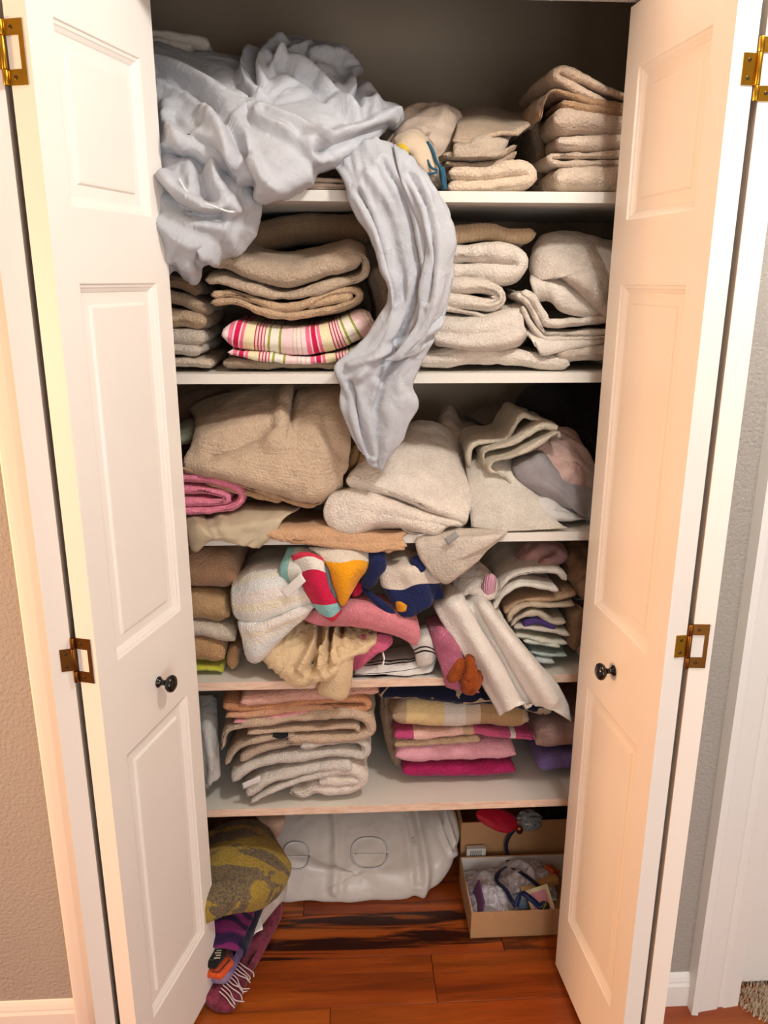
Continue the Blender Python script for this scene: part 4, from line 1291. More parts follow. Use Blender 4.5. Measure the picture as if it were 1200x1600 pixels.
piece('cover_body', blob_geo(
    [(408, 1012, .10), (420, 984, .12), (455, 966, .14), (500, 970, .14), (530, 978, .13), (560, 976, .12), (586, 984, .10), (584, 998, .075), (560, 1010, .062), (545, 1022, .056), (535, 1038, .055),
     (505, 1054, .056), (472, 1063, .060), (440, 1052, .070), (418, 1034, .085)], (488, 1016, .09), front=.060, back=.07, n=240, rings=46, lump=.006, fine=.0008,
    wr=[(.006, 24, 65, 4.0, 1), (.005, 52, 60, 4.0, 1)],
    ridges=[(.014, .008, [(478, 985, .04), (490, 1010, .04), (470, 1040, .04)]), (-.012, .006, [(486, 985, .04), (500, 1010, .04), (482, 1042, .04)]),
            (.014, .007, [(502, 985, .04), (508, 1010, .04), (500, 1035, .04)]), (-.012, .006, [(512, 985, .04), (517, 1010, .04), (508, 1038, .04)]),
            (.012, .006, [(524, 985, .04), (526, 1005, .04), (520, 1025, .04)]), (-.012, .006, [(534, 984, .04), (534, 1004, .04)]),
            (.010, .006, [(545, 998, .04), (565, 992, .04), (584, 990, .04)])]), CRM, cg, z=Z4)
piece('hanging_end', drape_geo([
    [(520, 1015, .055), (532, 1010, .030), (545, 1015, .035), (550, 1022, .05)],
    [(515, 1040, .046), (528, 1036, .024), (540, 1036, .026), (550, 1040, .045)],
    [(500, 1062, .046), (520, 1062, .022), (538, 1062, .022), (549, 1064, .042)],
    [(494, 1080, .048), (515, 1086, .026), (532, 1088, .026), (544, 1084, .042)],
    [(500, 1084, .052), (518, 1091, .036), (532, 1092, .036), (542, 1087, .046)]], th=.008, wr=((.004, 22, 6),)), CRM, cg, label='end hanging below the shelf edge')
# striped dish cloths
BK = [(0, '#d8d4cd'), (.40, '#d8d4cd'), (.44, '#23201f'), (.49, '#dcd8d2'), (.55, '#23201f'), (.60, '#dcd8d2'), (.92, '#23201f'), (.95, '#dcd8d2')]
dc_ = cloth('dish_towel', 'white dish towel with thin black stripes and a dark tag, fourth shelf front', 'towel',
      [[(562, 1025, .18), (600, 1012, .18), (640, 1004, .18), (684, 1008, .18)],
       [(556, 1040, .10), (600, 1034, .095), (640, 1030, .095), (684, 1022, .11)],
       [(553, 1056, .076), (600, 1053, .074), (642, 1048, .074), (680, 1036, .084)],
       [(552, 1066, .068), (602, 1065, .066), (642, 1060, .067), (674, 1050, .074)]], terry(bands(1, BK, .085), .4, .06), th=.006, wr=((.005, 18, 10),), ridg=((.005, 20, 8),), z=Z4)
tag_strip('sewn_label', [(575, 1022, .070), (594, 1014, .066), (596, 1022, .060), (577, 1032, .064)], cotton('#2b211d', .2), dc_)
MB().tube(resample(np.array([at(*q) for q in [(598, 1018, .066), (600, 1032, .056), (594, 1046, .054), (586, 1050, .056)]]), .004)[0], .0022, 6).build('hanging_loop', cotton('#dedad4', .2), dc_, True)
cloth('dish_towel', 'white dish towel with two black stripes, rolled up beside the mauve towel', 'towel',
      [[(638, 990, .14), (655, 975, .13), (672, 972, .13), (685, 982, .14)],
       [(640, 1005, .085), (655, 996, .066), (672, 996, .066), (684, 1005, .08)],
       [(648, 1020, .075), (660, 1016, .058), (672, 1016, .060), (682, 1022, .075)],
       [(652, 1040, .075), (664, 1042, .064), (674, 1038, .064), (680, 1030, .075)]], terry(bands(1, [(0, '#cfcac2'), (.68, '#23201f'), (.73, '#d4d0c9'), (.80, '#23201f'), (.85, '#d4d0c9')], .098), .4, .06), th=.006, wr=((.006, 20, 8),), z=Z4)
cloth('hand_towel', 'mauve pink towel hanging over the fourth shelf edge beside the white drape', 'towel',
      [[(664, 966, .14), (688, 960, .13), (708, 972, .13)],
       [(674, 995, .068), (694, 990, .052), (714, 1005, .06)],
       [(684, 1025, .058), (704, 1022, .044), (726, 1035, .052)],
       [(692, 1052, .050), (712, 1054, .038), (738, 1062, .046)],
       [(697, 1072, .050), (722, 1080, .040), (750, 1083, .046)]], terry('#ab6279', .7), th=.008, wr=((.005, 14, 4),))
bundle('rust_cloth', 'small rust orange cloth crumpled at the fourth shelf edge', 'cloth',
       [(700, 1056, .045), (712, 1032, .050), (730, 1022, .050), (746, 1036, .046), (752, 1060, .042), (744, 1076, .040), (724, 1080, .038), (716, 1064, .040)], (728, 1054, .044), terry('#8f4315', .6), front=.030, back=.012, n=90, rings=20,
       wr=[(.007, 36, 70, 3, 1), (.004, 70, 50, 3, 1)], lump=.005, ridges=[(-.012, .005, [(716, 1066, .02), (724, 1048, .02), (728, 1030, .02)])])
wd = cloth('bath_towel', 'long white towel draped over the fourth shelf, pointing down to the right', 'towel',
      [[(676, 922, .20), (700, 908, .18), (722, 905, .18), (745, 915, .18), (768, 935, .19)],
       [(680, 950, .085), (708, 936, .058), (735, 940, .070), (758, 946, .058), (784, 972, .085)],
       [(700, 985, .064), (726, 972, .038), (756, 980, .056), (782, 982, .034), (806, 1005, .060)],
       [(724, 1024, .054), (750, 1014, .022), (780, 1022, .046), (806, 1016, .020), (836, 1034, .050)],
       [(750, 1068, .050), (778, 1058, .014), (806, 1064, .044), (832, 1052, .014), (866, 1062, .044)],
       [(770, 1100, .048), (794, 1092, .016), (820, 1094, .046), (848, 1084, .016), (884, 1094, .042)],
       [(780, 1120, .048), (802, 1106, .020), (834, 1098, .046), (860, 1108, .022), (893, 1128, .042)]], terry('#dcd6ce', .5, .08), th=.006, hem=.0016, wr=((.004, 12, 3), (.002, 30, 8)), lump=.004, fine=.0006, ds=.005,
      ridges=[(-.012, .007, [(735, 940, .05), (760, 985, .05), (790, 1035, .05), (812, 1075, .05), (826, 1098, .05)]), (.006, .012, [(760, 945, .05), (790, 990, .05), (822, 1030, .05), (858, 1085, .05)]),
              (.005, .012, [(712, 945, .05), (740, 990, .05), (765, 1040, .05), (790, 1095, .05)])])
pw = bundle('hand_towel', 'white towel with pale pink ribbed end behind the white drape', 'towel',
       [(706, 905, .14), (720, 885, .16), (745, 876, .17), (762, 890, .15), (776, 905, .12), (772, 930, .10), (755, 932, .10), (730, 922, .11), (712, 925, .12)], (742, 906, .13), terry('#cfc5bb', .7), z=Z4, front=.04, back=.06, n=110, rings=24, lump=.006)
piece('ribbed_end', drape_geo([[(756, 905, .086), (766, 896, .082), (775, 902, .09)], [(752, 918, .082), (763, 912, .074), (774, 916, .085)], [(754, 932, .085), (764, 934, .078), (772, 930, .088)]], th=.006), terry('#d39db0', .5, .1, ('X', 60, .8)), pw)
# stack of thin washcloths at the right
WG = 'thin washcloths stacked at the right of the fourth shelf'
wl = [('off-white washcloth on top of the right fourth-shelf stack', [(774, 938), (788, 912), (815, 897), (868, 893), (886, 906)], 9, '#cfc8bd', .085),
      ('white washcloth with turned corner, second in the right fourth-shelf stack', [(774, 952), (790, 928), (820, 914), (872, 922)], 9, '#d4cfc6', .078),
      ('tan washcloth poking out right, third in the right fourth-shelf stack', [(790, 958), (818, 940), (862, 936), (902, 928)], 9, '#a98d70', .090),
      ('beige washcloth with wavy edge in the middle of the right fourth-shelf stack', [(796, 972), (804, 956), (830, 946), (870, 948), (900, 946)], 8, '#b5a48e', .082),
      ('ruffled grey-beige washcloth below the wavy one, right fourth-shelf stack', [(798, 978), (812, 966), (840, 958), (862, 972), (884, 972)], 7, '#b9ad9c', .082),
      ('grey-white washcloth under the purple scrap, right fourth-shelf stack', [(802, 984), (830, 984), (860, 988), (888, 994)], 7, '#c4bdb2', .076),
      ('pale sage washcloth low in the right fourth-shelf stack', [(804, 994), (832, 998), (862, 1005), (886, 1006)], 8, '#c6c7b8', .074),
      ('greenish white washcloth, third from bottom of the right fourth-shelf stack', [(816, 1004), (840, 1008), (872, 1012)], 8, '#c3c8ba', .072),
      ('pale aqua washcloth near the bottom of the right fourth-shelf stack', [(830, 1018), (850, 1022), (888, 1024)], 6, '#a9bcb6', .080),
      ('white washcloth at the bottom of the right fourth-shelf stack', [(836, 1030), (850, 1033), (868, 1036)], 10, '#c9d0cd', .078)]
for lb, p, th_, c_, y_ in wl:
    towel('washcloth', lb, 'washcloth', [(p, th_)], y_, .34, terry(c_, .6), z=Z4, group=WG, lump=.003, edge=.004)
towel('purple_cloth', 'dark purple scrap of cloth inside the right fourth-shelf washcloth stack', 'cloth', [([(818, 978), (838, 972), (866, 982)], 8)], .078, .25, cotton('#3d2a63', .3))
po = bundle('pouch', 'dusty pink cloth pouch on top of the washcloth stack, fourth shelf', 'pouch',
       [(806, 892, .15), (812, 868, .17), (824, 848, .19), (850, 846, .19), (878, 850, .18), (887, 862, .17), (872, 880, .15), (845, 892, .14)], (845, 870, .16), cotton('#a9807c', .3), front=.035, back=.05, n=110, rings=24, lump=.004,
       ridges=[(-.010, .006, [(818, 886, .14), (838, 872, .14), (866, 862, .14)])])
bundle('brown_cloth', 'brown folded cloth with ridges at the right end of the fourth shelf', 'cloth',
       [(884, 880, .16), (890, 860, .18), (920, 852, .20), (950, 860, .2), (950, 930, .16), (915, 930, .13), (895, 912, .14)], (918, 890, .16), cotton('#8a6f57', .5), front=.04, back=.08, wr=[(.009, 34, 35, 5, 1)], n=120, rings=24)
towel('hand_towel', 'brown towel standing on end at the right of the washcloth stack', 'towel', [([(908, 955), (902, 985), (898, 1018)], 26), ([(912, 1010), (906, 1024)], 20)], .088, .34, terry('#93785f', .7), z=Z4)
towel('patterned_cloth', 'dark patterned cloth squeezed in at the right end of the fourth shelf', 'cloth', [([(905, 912), (915, 940), (925, 960)], 24)], .12, .34, cotton(bands(0, [(0, '#2e3136'), (.3, '#8f8a86'), (.42, '#33383d'), (.62, '#7a3b33'), (.8, '#2b2d33')], .03), .4))
# ================================================================== lowest shelf
Z5 = ZS[4]
cloth('grey_cloth', 'grey-white cloth hanging beside the left towel pile, lowest shelf', 'cloth',
      [[(296, 1085, .20), (318, 1082, .19), (340, 1085, .20)],
       [(300, 1130, .13), (322, 1128, .11), (342, 1130, .13)],
       [(304, 1165, .11), (328, 1168, .085), (344, 1165, .11)],
       [(308, 1200, .095), (330, 1196, .075), (346, 1190, .10)],
       [(310, 1222, .085), (328, 1228, .070), (346, 1212, .09)]], cotton('#b5b2ad', .5), z=Z5, th=.006, wr=((.006, 30, 5),), ridg=((.007, 34, 6),))
P5 = 'towels piled at the left of the lowest shelf'
def t5(name, lb, folds, y0, mat, **k):
    return towel(name, lb, 'towel', folds, y0, .42, mat, z=Z5, group=P5, **k)
bw = t5('bath_towel', 'white rumpled towel at the bottom of the lowest shelf\'s left pile',
   [([(452, 1242), (472, 1246), (492, 1238), (520, 1240), (556, 1234), (566, 1218), (545, 1206), (505, 1212), (470, 1222)], 20), ([(500, 1222), (530, 1224), (560, 1222)], 20)], .070, terry('#ddd3c8'), lump=.006)
t5('bath_towel', 'white towel with stitched hem, second from bottom of the left lowest-shelf pile',
   [([(392, 1256), (425, 1238), (470, 1222), (515, 1212)], 8), ([(384, 1244), (412, 1224), (460, 1210), (510, 1202), (548, 1200)], 20)], .064, terry('#cfc8bf'), edge=.004)
t5('bath_towel', 'grey-white towel with rolled right end, middle of the left lowest-shelf pile',
   [([(363, 1222), (385, 1204), (425, 1192), (480, 1184), (535, 1180), (566, 1184), (572, 1170), (556, 1160), (520, 1160), (470, 1168)], 17)], .068, terry('#cac3ba'), edge=.004)
t5('hand_towel', 'beige towel with drooping left corner, left lowest-shelf pile',
   [([(376, 1190), (410, 1172), (460, 1164), (520, 1162)], 13), ([(352, 1196), (372, 1170), (410, 1156), (460, 1150)], 9), ([(346, 1172), (350, 1150), (366, 1138), (400, 1132)], 9)], .070, terry('#bba793'))
t5('bath_towel', 'beige towel curled at its right end, upper part of the left lowest-shelf pile',
   [([(374, 1136), (430, 1128), (500, 1120), (556, 1119), (578, 1130), (578, 1146), (550, 1155), (500, 1156), (450, 1156)], 15), ([(386, 1147), (450, 1143), (510, 1139), (552, 1137), (560, 1143)], 7)], .066, terry('#c2aa93'))
t5('dark_cloth', 'small black cloth corner poking out of the left lowest-shelf pile', [([(428, 1152), (441, 1154), (452, 1152)], 7)], .062, cotton('#0d0d10', .3))
t5('hand_towel', 'thin pink and white towel sliver in the left lowest-shelf pile', [([(364, 1130), (420, 1123), (480, 1116), (530, 1114)], 4.5)], .072, terry('#d99aa2', .6))
t5('hand_towel', 'pale peach towel, third from top of the left lowest-shelf pile', [([(350, 1123), (400, 1119), (455, 1113), (520, 1110)], 12)], .074, terry('#cb9a7b'))
t5('bath_towel', 'terracotta peach towel near the top of the left lowest-shelf pile',
   [([(346, 1104), (390, 1108), (440, 1106), (500, 1096), (560, 1094), (574, 1102), (560, 1108), (510, 1107)], 14)], .078, terry('#c08a64'))
t5('hand_towel', 'pink fluffy towel on top of the left lowest-shelf pile', [([(376, 1096), (420, 1096), (470, 1090), (530, 1084), (592, 1080)], 18)], .075, terry('#d4a594'))
tg = tag_strip('sewn_label', [(378, 1224, .060), (406, 1212, .060), (407, 1221, .058), (380, 1233, .058)], cotton('#cfccc8', .1), bw)
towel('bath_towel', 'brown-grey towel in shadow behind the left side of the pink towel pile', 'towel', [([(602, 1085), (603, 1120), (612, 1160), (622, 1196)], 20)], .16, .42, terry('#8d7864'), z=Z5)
# right pile
Q5 = 'towels piled at the right of the lowest shelf'
def r5(name, lb, folds, y0, mat, **k):
    return towel(name, lb, 'towel', folds, y0, .42, mat, z=Z5, group=Q5, **k)
r5('bath_towel', 'magenta towel at the bottom of the right lowest-shelf pile', [([(631, 1207), (720, 1208), (806, 1205)], 22)], .125, terry('#a3225a'), lump=.002)
r5('bath_towel', 'baby pink towel directly on the magenta towel', [([(620, 1181), (690, 1180), (760, 1179), (808, 1178)], 32)], .118, terry('#dba0ad', .7), lump=.003)
r5('hand_towel', 'beige towel sliver between the pink and the block-coloured towels', [([(616, 1164), (680, 1162), (748, 1155)], 12)], .115, terry('#bda386'), lump=.003)
r5('hand_towel', 'thin towel with hot pink ends and pale middle, right lowest-shelf pile', [([(616, 1151), (650, 1152), (690, 1151), (740, 1146), (775, 1151), (838, 1156)], 13)], .112,
   terry(bands(0, [(0, '#bd4a78'), (.155, '#e5bcb2'), (.56, '#bfa083'), (.645, '#bf557d'), (.955, '#dcd3cc')], .285), .7), lump=.003, back_sink=.012)
r5('bath_towel', 'block-coloured tan, yellow and white towel, right lowest-shelf pile', [([(612, 1121), (700, 1124), (770, 1122), (826, 1125)], 46)], .105,
   terry(bands(0, [(0, '#b49c80'), (.11, '#d8bf8c'), (.40, '#d3cbc0'), (.57, '#c7b49e'), (.68, '#a5855f')], .300), .6, .1), lump=.003)
def navy_pat(nt):
    n = noise_tex(nt, objcoord(nt), 16, 2, .5, .5)
    return ramp(nt, n, [(0, srgb('#12182e')), (.50, srgb('#a18d78')), (.585, srgb('#12182e')), (.66, srgb('#151b33'))], True)
r5('patterned_towel', 'navy and tan patterned towel squeezed under the fourth shelf', [([(592, 1084), (650, 1088), (720, 1090), (800, 1098), (860, 1112)], 24)], .10, terry(navy_pat, .5), lump=.004)
towel('hand_towel', 'lilac purple towel at the right end of the lowest shelf', 'towel', [([(842, 1197), (900, 1194), (960, 1192)], 30)], .115, .42, terry('#76649c', .8), z=Z5, lump=.002)
towel('bath_towel', 'dusky mauve towel on the lilac towel, right end of the lowest shelf', 'towel', [([(838, 1162), (880, 1156), (960, 1150)], 48)], .110, .42, terry('#a98880', .7), z=Z5)
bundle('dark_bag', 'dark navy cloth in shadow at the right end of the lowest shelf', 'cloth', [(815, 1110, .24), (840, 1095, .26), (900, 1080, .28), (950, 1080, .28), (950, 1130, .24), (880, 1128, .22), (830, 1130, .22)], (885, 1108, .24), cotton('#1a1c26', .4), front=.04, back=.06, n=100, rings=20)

# ================================================================== closet floor
VINYL = plastic('white_vinyl', '#e4e0da', .32)
bag = empty('storage_bag', (at(560, 1380, .34)[0], .36, 0), 'white vinyl storage bag with two oval vents on the closet floor', 'bag')
bagbody = piece('bag_body', blob_geo(
    [(385, 1300, .36), (400, 1268, .42), (460, 1256, .44), (560, 1252, .44), (650, 1252, .44), (700, 1262, .42), (716, 1290, .38), (712, 1322, .34), (700, 1350, .32), (672, 1376, .305),
     (620, 1386, .30), (540, 1388, .30), (470, 1389, .30), (420, 1386, .31), (392, 1350, .33)], (555, 1325, .36), front=.10, back=.10, p=2.6, n=240, rings=50, lump=.006, fine=.0004,
    wr=[(.004, 9, 80, 2.5, 1), (.0015, 26, 70, 3, 1)],
    ridges=[(.010, .010, [(645, 1285, .3), (660, 1320, .3), (664, 1350, .3), (655, 1382, .3)]), (-.012, .008, [(634, 1280, .3), (648, 1320, .3), (652, 1355, .3)]),
            (.008, .006, [(670, 1270, .3), (690, 1310, .3), (712, 1338, .3)]), (.008, .005, [(680, 1268, .3), (698, 1300, .3), (712, 1325, .3)]), (-.007, .004, [(675, 1268, .3), (694, 1305, .3), (708, 1330, .3)]),
            (.008, .010, [(515, 1290, .3), (525, 1320, .3), (522, 1365, .3)])]), VINYL, bag, z=0)
def on_surface(o, px, py):
    """first hit of the sight line through the photo pixel with this mesh"""
    from mathutils.bvhtree import BVHTree
    me = o.data
    bv = BVHTree.FromPolygons([v.co for v in me.vertices], [tuple(p.vertices) for p in me.polygons])
    h = bv.ray_cast(Vector(CAM), Vector(_ray(px, py)).normalized())
    return h
for (cx, cy, rx, ry) in ((463, 1337, 20, 21), (577, 1333, 28, 24)):
    pts = []
    for k in range(41):
        t = 2*math.pi*k/40
        h = on_surface(bagbody, cx+rx*math.copysign(abs(math.cos(t))**.8, math.cos(t)), cy+ry*math.copysign(abs(math.sin(t))**.8, math.sin(t)))
        if h[0] is not None: pts.append(np.array(h[0])+np.array(h[1])*.0005)
    if len(pts) > 20:
        rg = MB().tube(pts, .0028, 8).build('oval_vent', plastic('vent_plastic', '#cfd4d6', .25), bagbody, True)
        rg['label'] = 'raised oval vent ring'
        hc = on_surface(bagbody, cx-rx*.9, cy+1)
        hd = on_surface(bagbody, cx+rx*.9, cy+1)
        if hc[0] is not None and hd[0] is not None:
            q = [np.array(on_surface(bagbody, cx+rx*.85*u, cy+1)[0])+np.array((0, -.0006, .0006)) for u in np.linspace(-1, 1, 9)]
            MB().tube(q, .0012, 6).build('seam', plastic('vent_plastic', '#cfd4d6', .25), bagbody, True)
bundle('brown_cloth', 'dark brown satin cloth bunched behind the yellow patterned towel', 'cloth', [(318, 1300, .30), (335, 1276, .32), (375, 1270, .34), (420, 1275, .34), (420, 1330, .30), (370, 1350, .28), (322, 1340, .28)], (370, 1308, .31),
       cotton('#5f4436', .4, rough=.5), front=.05, back=.06, n=120, rings=26, wr=[(.010, 26, 30, 4, 1)])
cloth('satin_cloth', 'pinkish beige satin cloth hanging in front of the white storage bag', 'cloth',
      [[(395, 1266, .30), (415, 1262, .30), (440, 1264, .30)], [(405, 1285, .25), (424, 1284, .24), (446, 1280, .25)], [(420, 1305, .24), (430, 1310, .23), (440, 1296, .24)]], cotton('#b59883', .3, rough=.45), th=.004, wr=((.004, 24, 6),))
# heap of beach towels at the left, seen from above
def slab(name, poly, z0, z1, mat, parent=None, soft=.012, lump=.004):
    """towel lying flat: plan polygon (x, y), rounded rim"""
    c = np.mean(np.array(poly), 0)
    n = 100
    O = np.array(list(poly)+[poly[0]], float)
    L = np.concatenate([[0], np.cumsum(np.linalg.norm(np.diff(O, axis=0), axis=1))])
    s = np.linspace(0, L[-1], n, endpoint=False)
    O = np.stack([np.interp(s, L, O[:, k]) for k in range(2)], 1)
    for _ in range(2): O = (np.roll(O, 1, 0)+O*2+np.roll(O, -1, 0))/4
    h = (z1-z0)/2
    V = [(c[0], c[1], z1)]
    rings = []
    for r in (.25, .5, .75, .9): rings.append((r, 0, z1))
    for a in np.linspace(90, -90, 9):
        rings.append((1, soft*(math.cos(math.radians(a))-1), (z0+z1)/2+h*math.sin(math.radians(a))))
    for r in (.6, .2): rings.append((r, 0, z0))
    d = O-c
    ln = np.linalg.norm(d, axis=1)[:, None]
    for r, ins, z in rings:
        q = c+d*r+d/ln*ins
        V += [(x, y, z) for x, y in q]
    V.append((c[0], c[1], z0))
    V = np.array(V)
    F = [(0, 1+k, 1+(k+1) % n) for k in range(n)]
    for i in range(len(rings)-1):
        b = 1+i*n
        F += [(b+k, b+n+k, b+n+(k+1) % n, b+(k+1) % n) for k in range(n)]
    b = 1+(len(rings)-1)*n
    F += [(len(V)-1, b+(k+1) % n, b+k) for k in range(n)]
    sd = next_seed()
    m = V[:, 2] > z0+.001
    V[m, 2] += (lump*noise(V*14, sd)[m])*np.clip((V[m, 2]-z0)/max(1e-4, z1-z0), 0, 1)
    V[:, :2] += (.006*noise(V*np.array((9, 9, 0)), sd+1))[:, None]*np.array((.8, .4))
    return mesh_obj(name, V, F, mat, parent, True, V[:, :2])
def maroon(nt):
    n = noise_tex(nt, objcoord(nt), 60, 3, .6)
    return ramp(nt, n, [(.3, srgb('#5d2036')), (.6, srgb('#8a3a4c')), (.75, srgb('#6a3050'))])
mr_ = empty('fringed_towel', (-.3, .06, 0), 'maroon woven towel with white fringe at the bottom of the left floor heap', 'towel')
mbody = slab('towel_body', [(-.46, .26), (-.17, .24), (-.166, .19), (-.258, -.088), (-.30, -.080), (-.46, .05)], .001, .030, terry(maroon, .7), mr_)
rf = random.Random(3)
for k in range(11):
    t = k/10
    b0 = np.array((-.262+.028*t, -.075+.085*t, .026))
    q = [b0+np.array((-.030, .02, .012)), b0+np.array((-.012, .004, .010)), b0+np.array((rf.uniform(-.004, .012), rf.uniform(-.02, .0), .006)), b0+np.array((rf.uniform(.0, .022), rf.uniform(-.022, -.006), -.002))]
    MB().tube(resample(np.array(q), .004)[0], .0014, 5).build('fringe_strand', cotton('#d9cbc9', .3), mbody, True)
lv = empty('folded_towel', (-.32, .08, .03), 'lavender and pink towel over the maroon fringed one, left floor heap', 'towel')
def lavender(nt):
    n = noise_tex(nt, objcoord(nt), 25, 2, .6)
    return ramp(nt, n, [(.35, srgb('#6f5a92')), (.55, srgb('#96809f')), (.7, srgb('#b58a9c'))])
slab('towel_body', [(-.46, .25), (-.215, .22), (-.21, .16), (-.272, -.040), (-.31, -.035), (-.46, .05)], .032, .062, terry(lavender, .6), lv)
slab('folded_cloth', [(-.27, .30), (-.155, .28), (-.158, .22), (-.235, .09), (-.27, .10)], .034, .078, terry('#d9cfc6', .7), None)
prop(bpy.data.objects['folded_cloth.001'] if 'folded_cloth.001' in bpy.data.objects else bpy.data.objects['folded_cloth'], 'white towel edge on the right side of the left floor heap', 'towel')
tag_strip('care_label', [('w', -.243, .108, .080), ('w', -.214, .128, .078), ('w', -.206, .090, .066), ('w', -.236, .070, .068)], cotton('#f2efec', .1), bpy.data.objects['folded_cloth.001'])
prop(slab('orange_towel', [(-.30, .36), (-.165, .35), (-.17, .28), (-.24, .20), (-.30, .2)], .080, .112, terry('#e08a4a', .7)), 'orange towel tip between purple and white towels, left floor heap', 'towel')
prop(slab('orange_cloth', [(-.40, .03), (-.285, .030), (-.262, -.014), (-.286, -.056), (-.40, -.03)], .064, .082, terry('#d8572a', .7)), 'narrow orange cloth low in the left floor heap, beside the door', 'cloth')
bl = empty('black_shirt', (-.34, .03, .083), 'black cloth with small white print beside the left door', 'shirt')
slab('shirt_body', [(-.40, .04), (-.298, .035), (-.276, -.005), (-.296, -.045), (-.40, -.03)], .084, .108, cotton('#17161a', .4), bl)
for k in range(5):
    MB().box((-.303+.003*(k % 2), -.034+.007*k, .1085), (-.289, -.031+.007*k, .1095)).build('print', cotton('#b9b29c', .2), bl)
def purple(nt):
    sx = nt.nodes.new('ShaderNodeTexWave')
    sx.bands_direction = 'Y'
    sx.inputs['Scale'].default_value = 9
    sx.inputs['Distortion'].default_value = 5
    sx.inputs['Detail'].default_value = 2
    nt.links.new(objcoord(nt), sx.inputs[0])
    return ramp(nt, sx.outputs[0], [(.0, srgb('#2b1a3a')), (.42, srgb('#3a1d4a')), (.5, srgb('#6b1f5a')), (.8, srgb('#7a2a62'))])
pu = cloth('beach_towel', 'purple patterned towel with navy border, middle of the left floor heap', 'towel',
      [[('w', -.42, .34, .15), ('w', -.32, .34, .165), ('w', -.235, .33, .155), ('w', -.195, .32, .12)],
       [('w', -.42, .24, .16), ('w', -.33, .24, .175), ('w', -.245, .23, .165), ('w', -.205, .22, .12)],
       [('w', -.42, .14, .155), ('w', -.34, .14, .165), ('w', -.265, .13, .155), ('w', -.222, .12, .11)],
       [('w', -.42, .03, .14), ('w', -.35, .03, .152), ('w', -.280, .025, .146), ('w', -.240, .02, .115)],
       [('w', -.42, -.005, .11), ('w', -.35, -.012, .120), ('w', -.290, -.014, .118), ('w', -.252, -.014, .106)]], terry(purple, .6), th=.012, wr=((.004, 12, 8),), lump=.006)
piece('navy_border', drape_geo([
    [('w', -.204, .325, .138), ('w', -.190, .32, .118), ('w', -.186, .318, .09)],
    [('w', -.212, .22, .140), ('w', -.198, .215, .118), ('w', -.196, .213, .09)],
    [('w', -.230, .12, .128), ('w', -.215, .115, .108), ('w', -.214, .113, .086)],
    [('w', -.250, -.010, .122), ('w', -.236, -.012, .104), ('w', -.238, -.014, .086)]], th=.008, wr=((.002, 12, 8),)), terry('#1d1a35', .7), pu)
def gold(nt):
    c = objcoord(nt)
    mp = nt.nodes.new('ShaderNodeMapping')
    mp.inputs['Rotation'].default_value = (0, 0, .5)
    mp.inputs['Scale'].default_value = (8, 22, 10)
    nt.links.new(c, mp.inputs[0])
    n = noise_tex(nt, mp.outputs[0], .9, 3, .6, .8)
    n2 = noise_tex(nt, c, 220, 2, .6)
    a = ramp(nt, n, [(.0, srgb('#a38a3c')), (.50, srgb('#5a5152')), (.58, srgb('#4f484c')), (.72, srgb('#9c853c'))], True)
    return mix_rgb(nt, .35, a, ramp(nt, n2, [(.35, srgb('#4a4224')), (.6, srgb('#a99145'))]), 'MIX')
cloth('beach_towel', 'mustard and grey patterned towel folded on top of the left floor heap', 'towel',
      [[('z', 318, 1310, .26), ('z', 345, 1292, .27), ('z', 385, 1282, .26), ('z', 412, 1284, .23)],
       [('z', 318, 1345, .27), ('z', 352, 1325, .285), ('z', 398, 1316, .275), ('z', 440, 1328, .24)],
       [('z', 318, 1378, .27), ('z', 355, 1364, .28), ('z', 402, 1358, .265), ('z', 456, 1352, .22)],
       [('z', 318, 1412, .25), ('z', 352, 1404, .26), ('z', 398, 1396, .245), ('z', 448, 1378, .20)],
       [('z', 318, 1440, .20), ('z', 350, 1426, .22), ('z', 396, 1418, .20), ('z', 430, 1398, .18)]], terry(gold, .6), th=.018, wr=((.005, 10, 8),), lump=.008)
prop(slab('red_cloth', [(-.46, .42), (-.30, .42), (-.29, .36), (-.46, .36)], .02, .24, terry('#8c1420', .6)), 'dark red cloth at the back left corner of the floor', 'cloth')

# ------------------------------------------------------------------ boxes
def card(name, col):
    m, nt, b = new_mat(name)
    c = objcoord(nt)
    wv = nt.nodes.new('ShaderNodeTexWave')
    wv.inputs['Scale'].default_value = 90
    nt.links.new(c, wv.inputs[0])
    n = noise_tex(nt, c, 30, 3)
    base = srgb(col)
    col_ = mix_rgb(nt, n, tuple(x*.85 for x in base[:3])+(1,), base)
    nt.links.new(col_, b.inputs['Base Color'])
    b.inputs['Roughness'].default_value = .85
    bump(nt, wv.outputs[1], b, .05, .001)
    return m
CARD = card('cardboard', '#b98d62')
CARDW = paint('white_board', '#dcd9d6', .6)
def open_box(name, label, x0, x1, y0, y1, h, t=.004, inner=None, z=0.0):
    r = empty(name, ((x0+x1)/2, (y0+y1)/2, z), label, 'box')
    MB().box((x0, y0, z+.001), (x1, y1, z+.005)).build('bottom', CARD, r)
    for nm, a, b in (('front_wall', (x0, y0), (x1, y0+t)), ('back_wall', (x0, y1-t), (x1, y1)), ('side_wall', (x0, y0+t), (x0+t, y1-t)), ('side_wall', (x1-t, y0+t), (x1, y1-t))):
        MB().box((a[0], a[1], z+.005), (b[0], b[1], z+h)).build(nm, CARD, r, bevel=.0008)
    if inner:
        MB().box((x0+t, y1-t-.0012, z+.005), (x1-t, y1-t, z+h-.002)).build('lining', inner, r)
        MB().box((x0+t, y0+t, z+.005), (x0+t+.0012, y1-t-.0012, z+h-.002)).build('lining', inner, r)
    return r
bx0, by0 = .306, .104
BH = .078
fb = open_box('cardboard_box', 'low open cardboard box of odds and ends at the front of the floor', bx0, .60, by0, .304, BH, .003, CARDW)
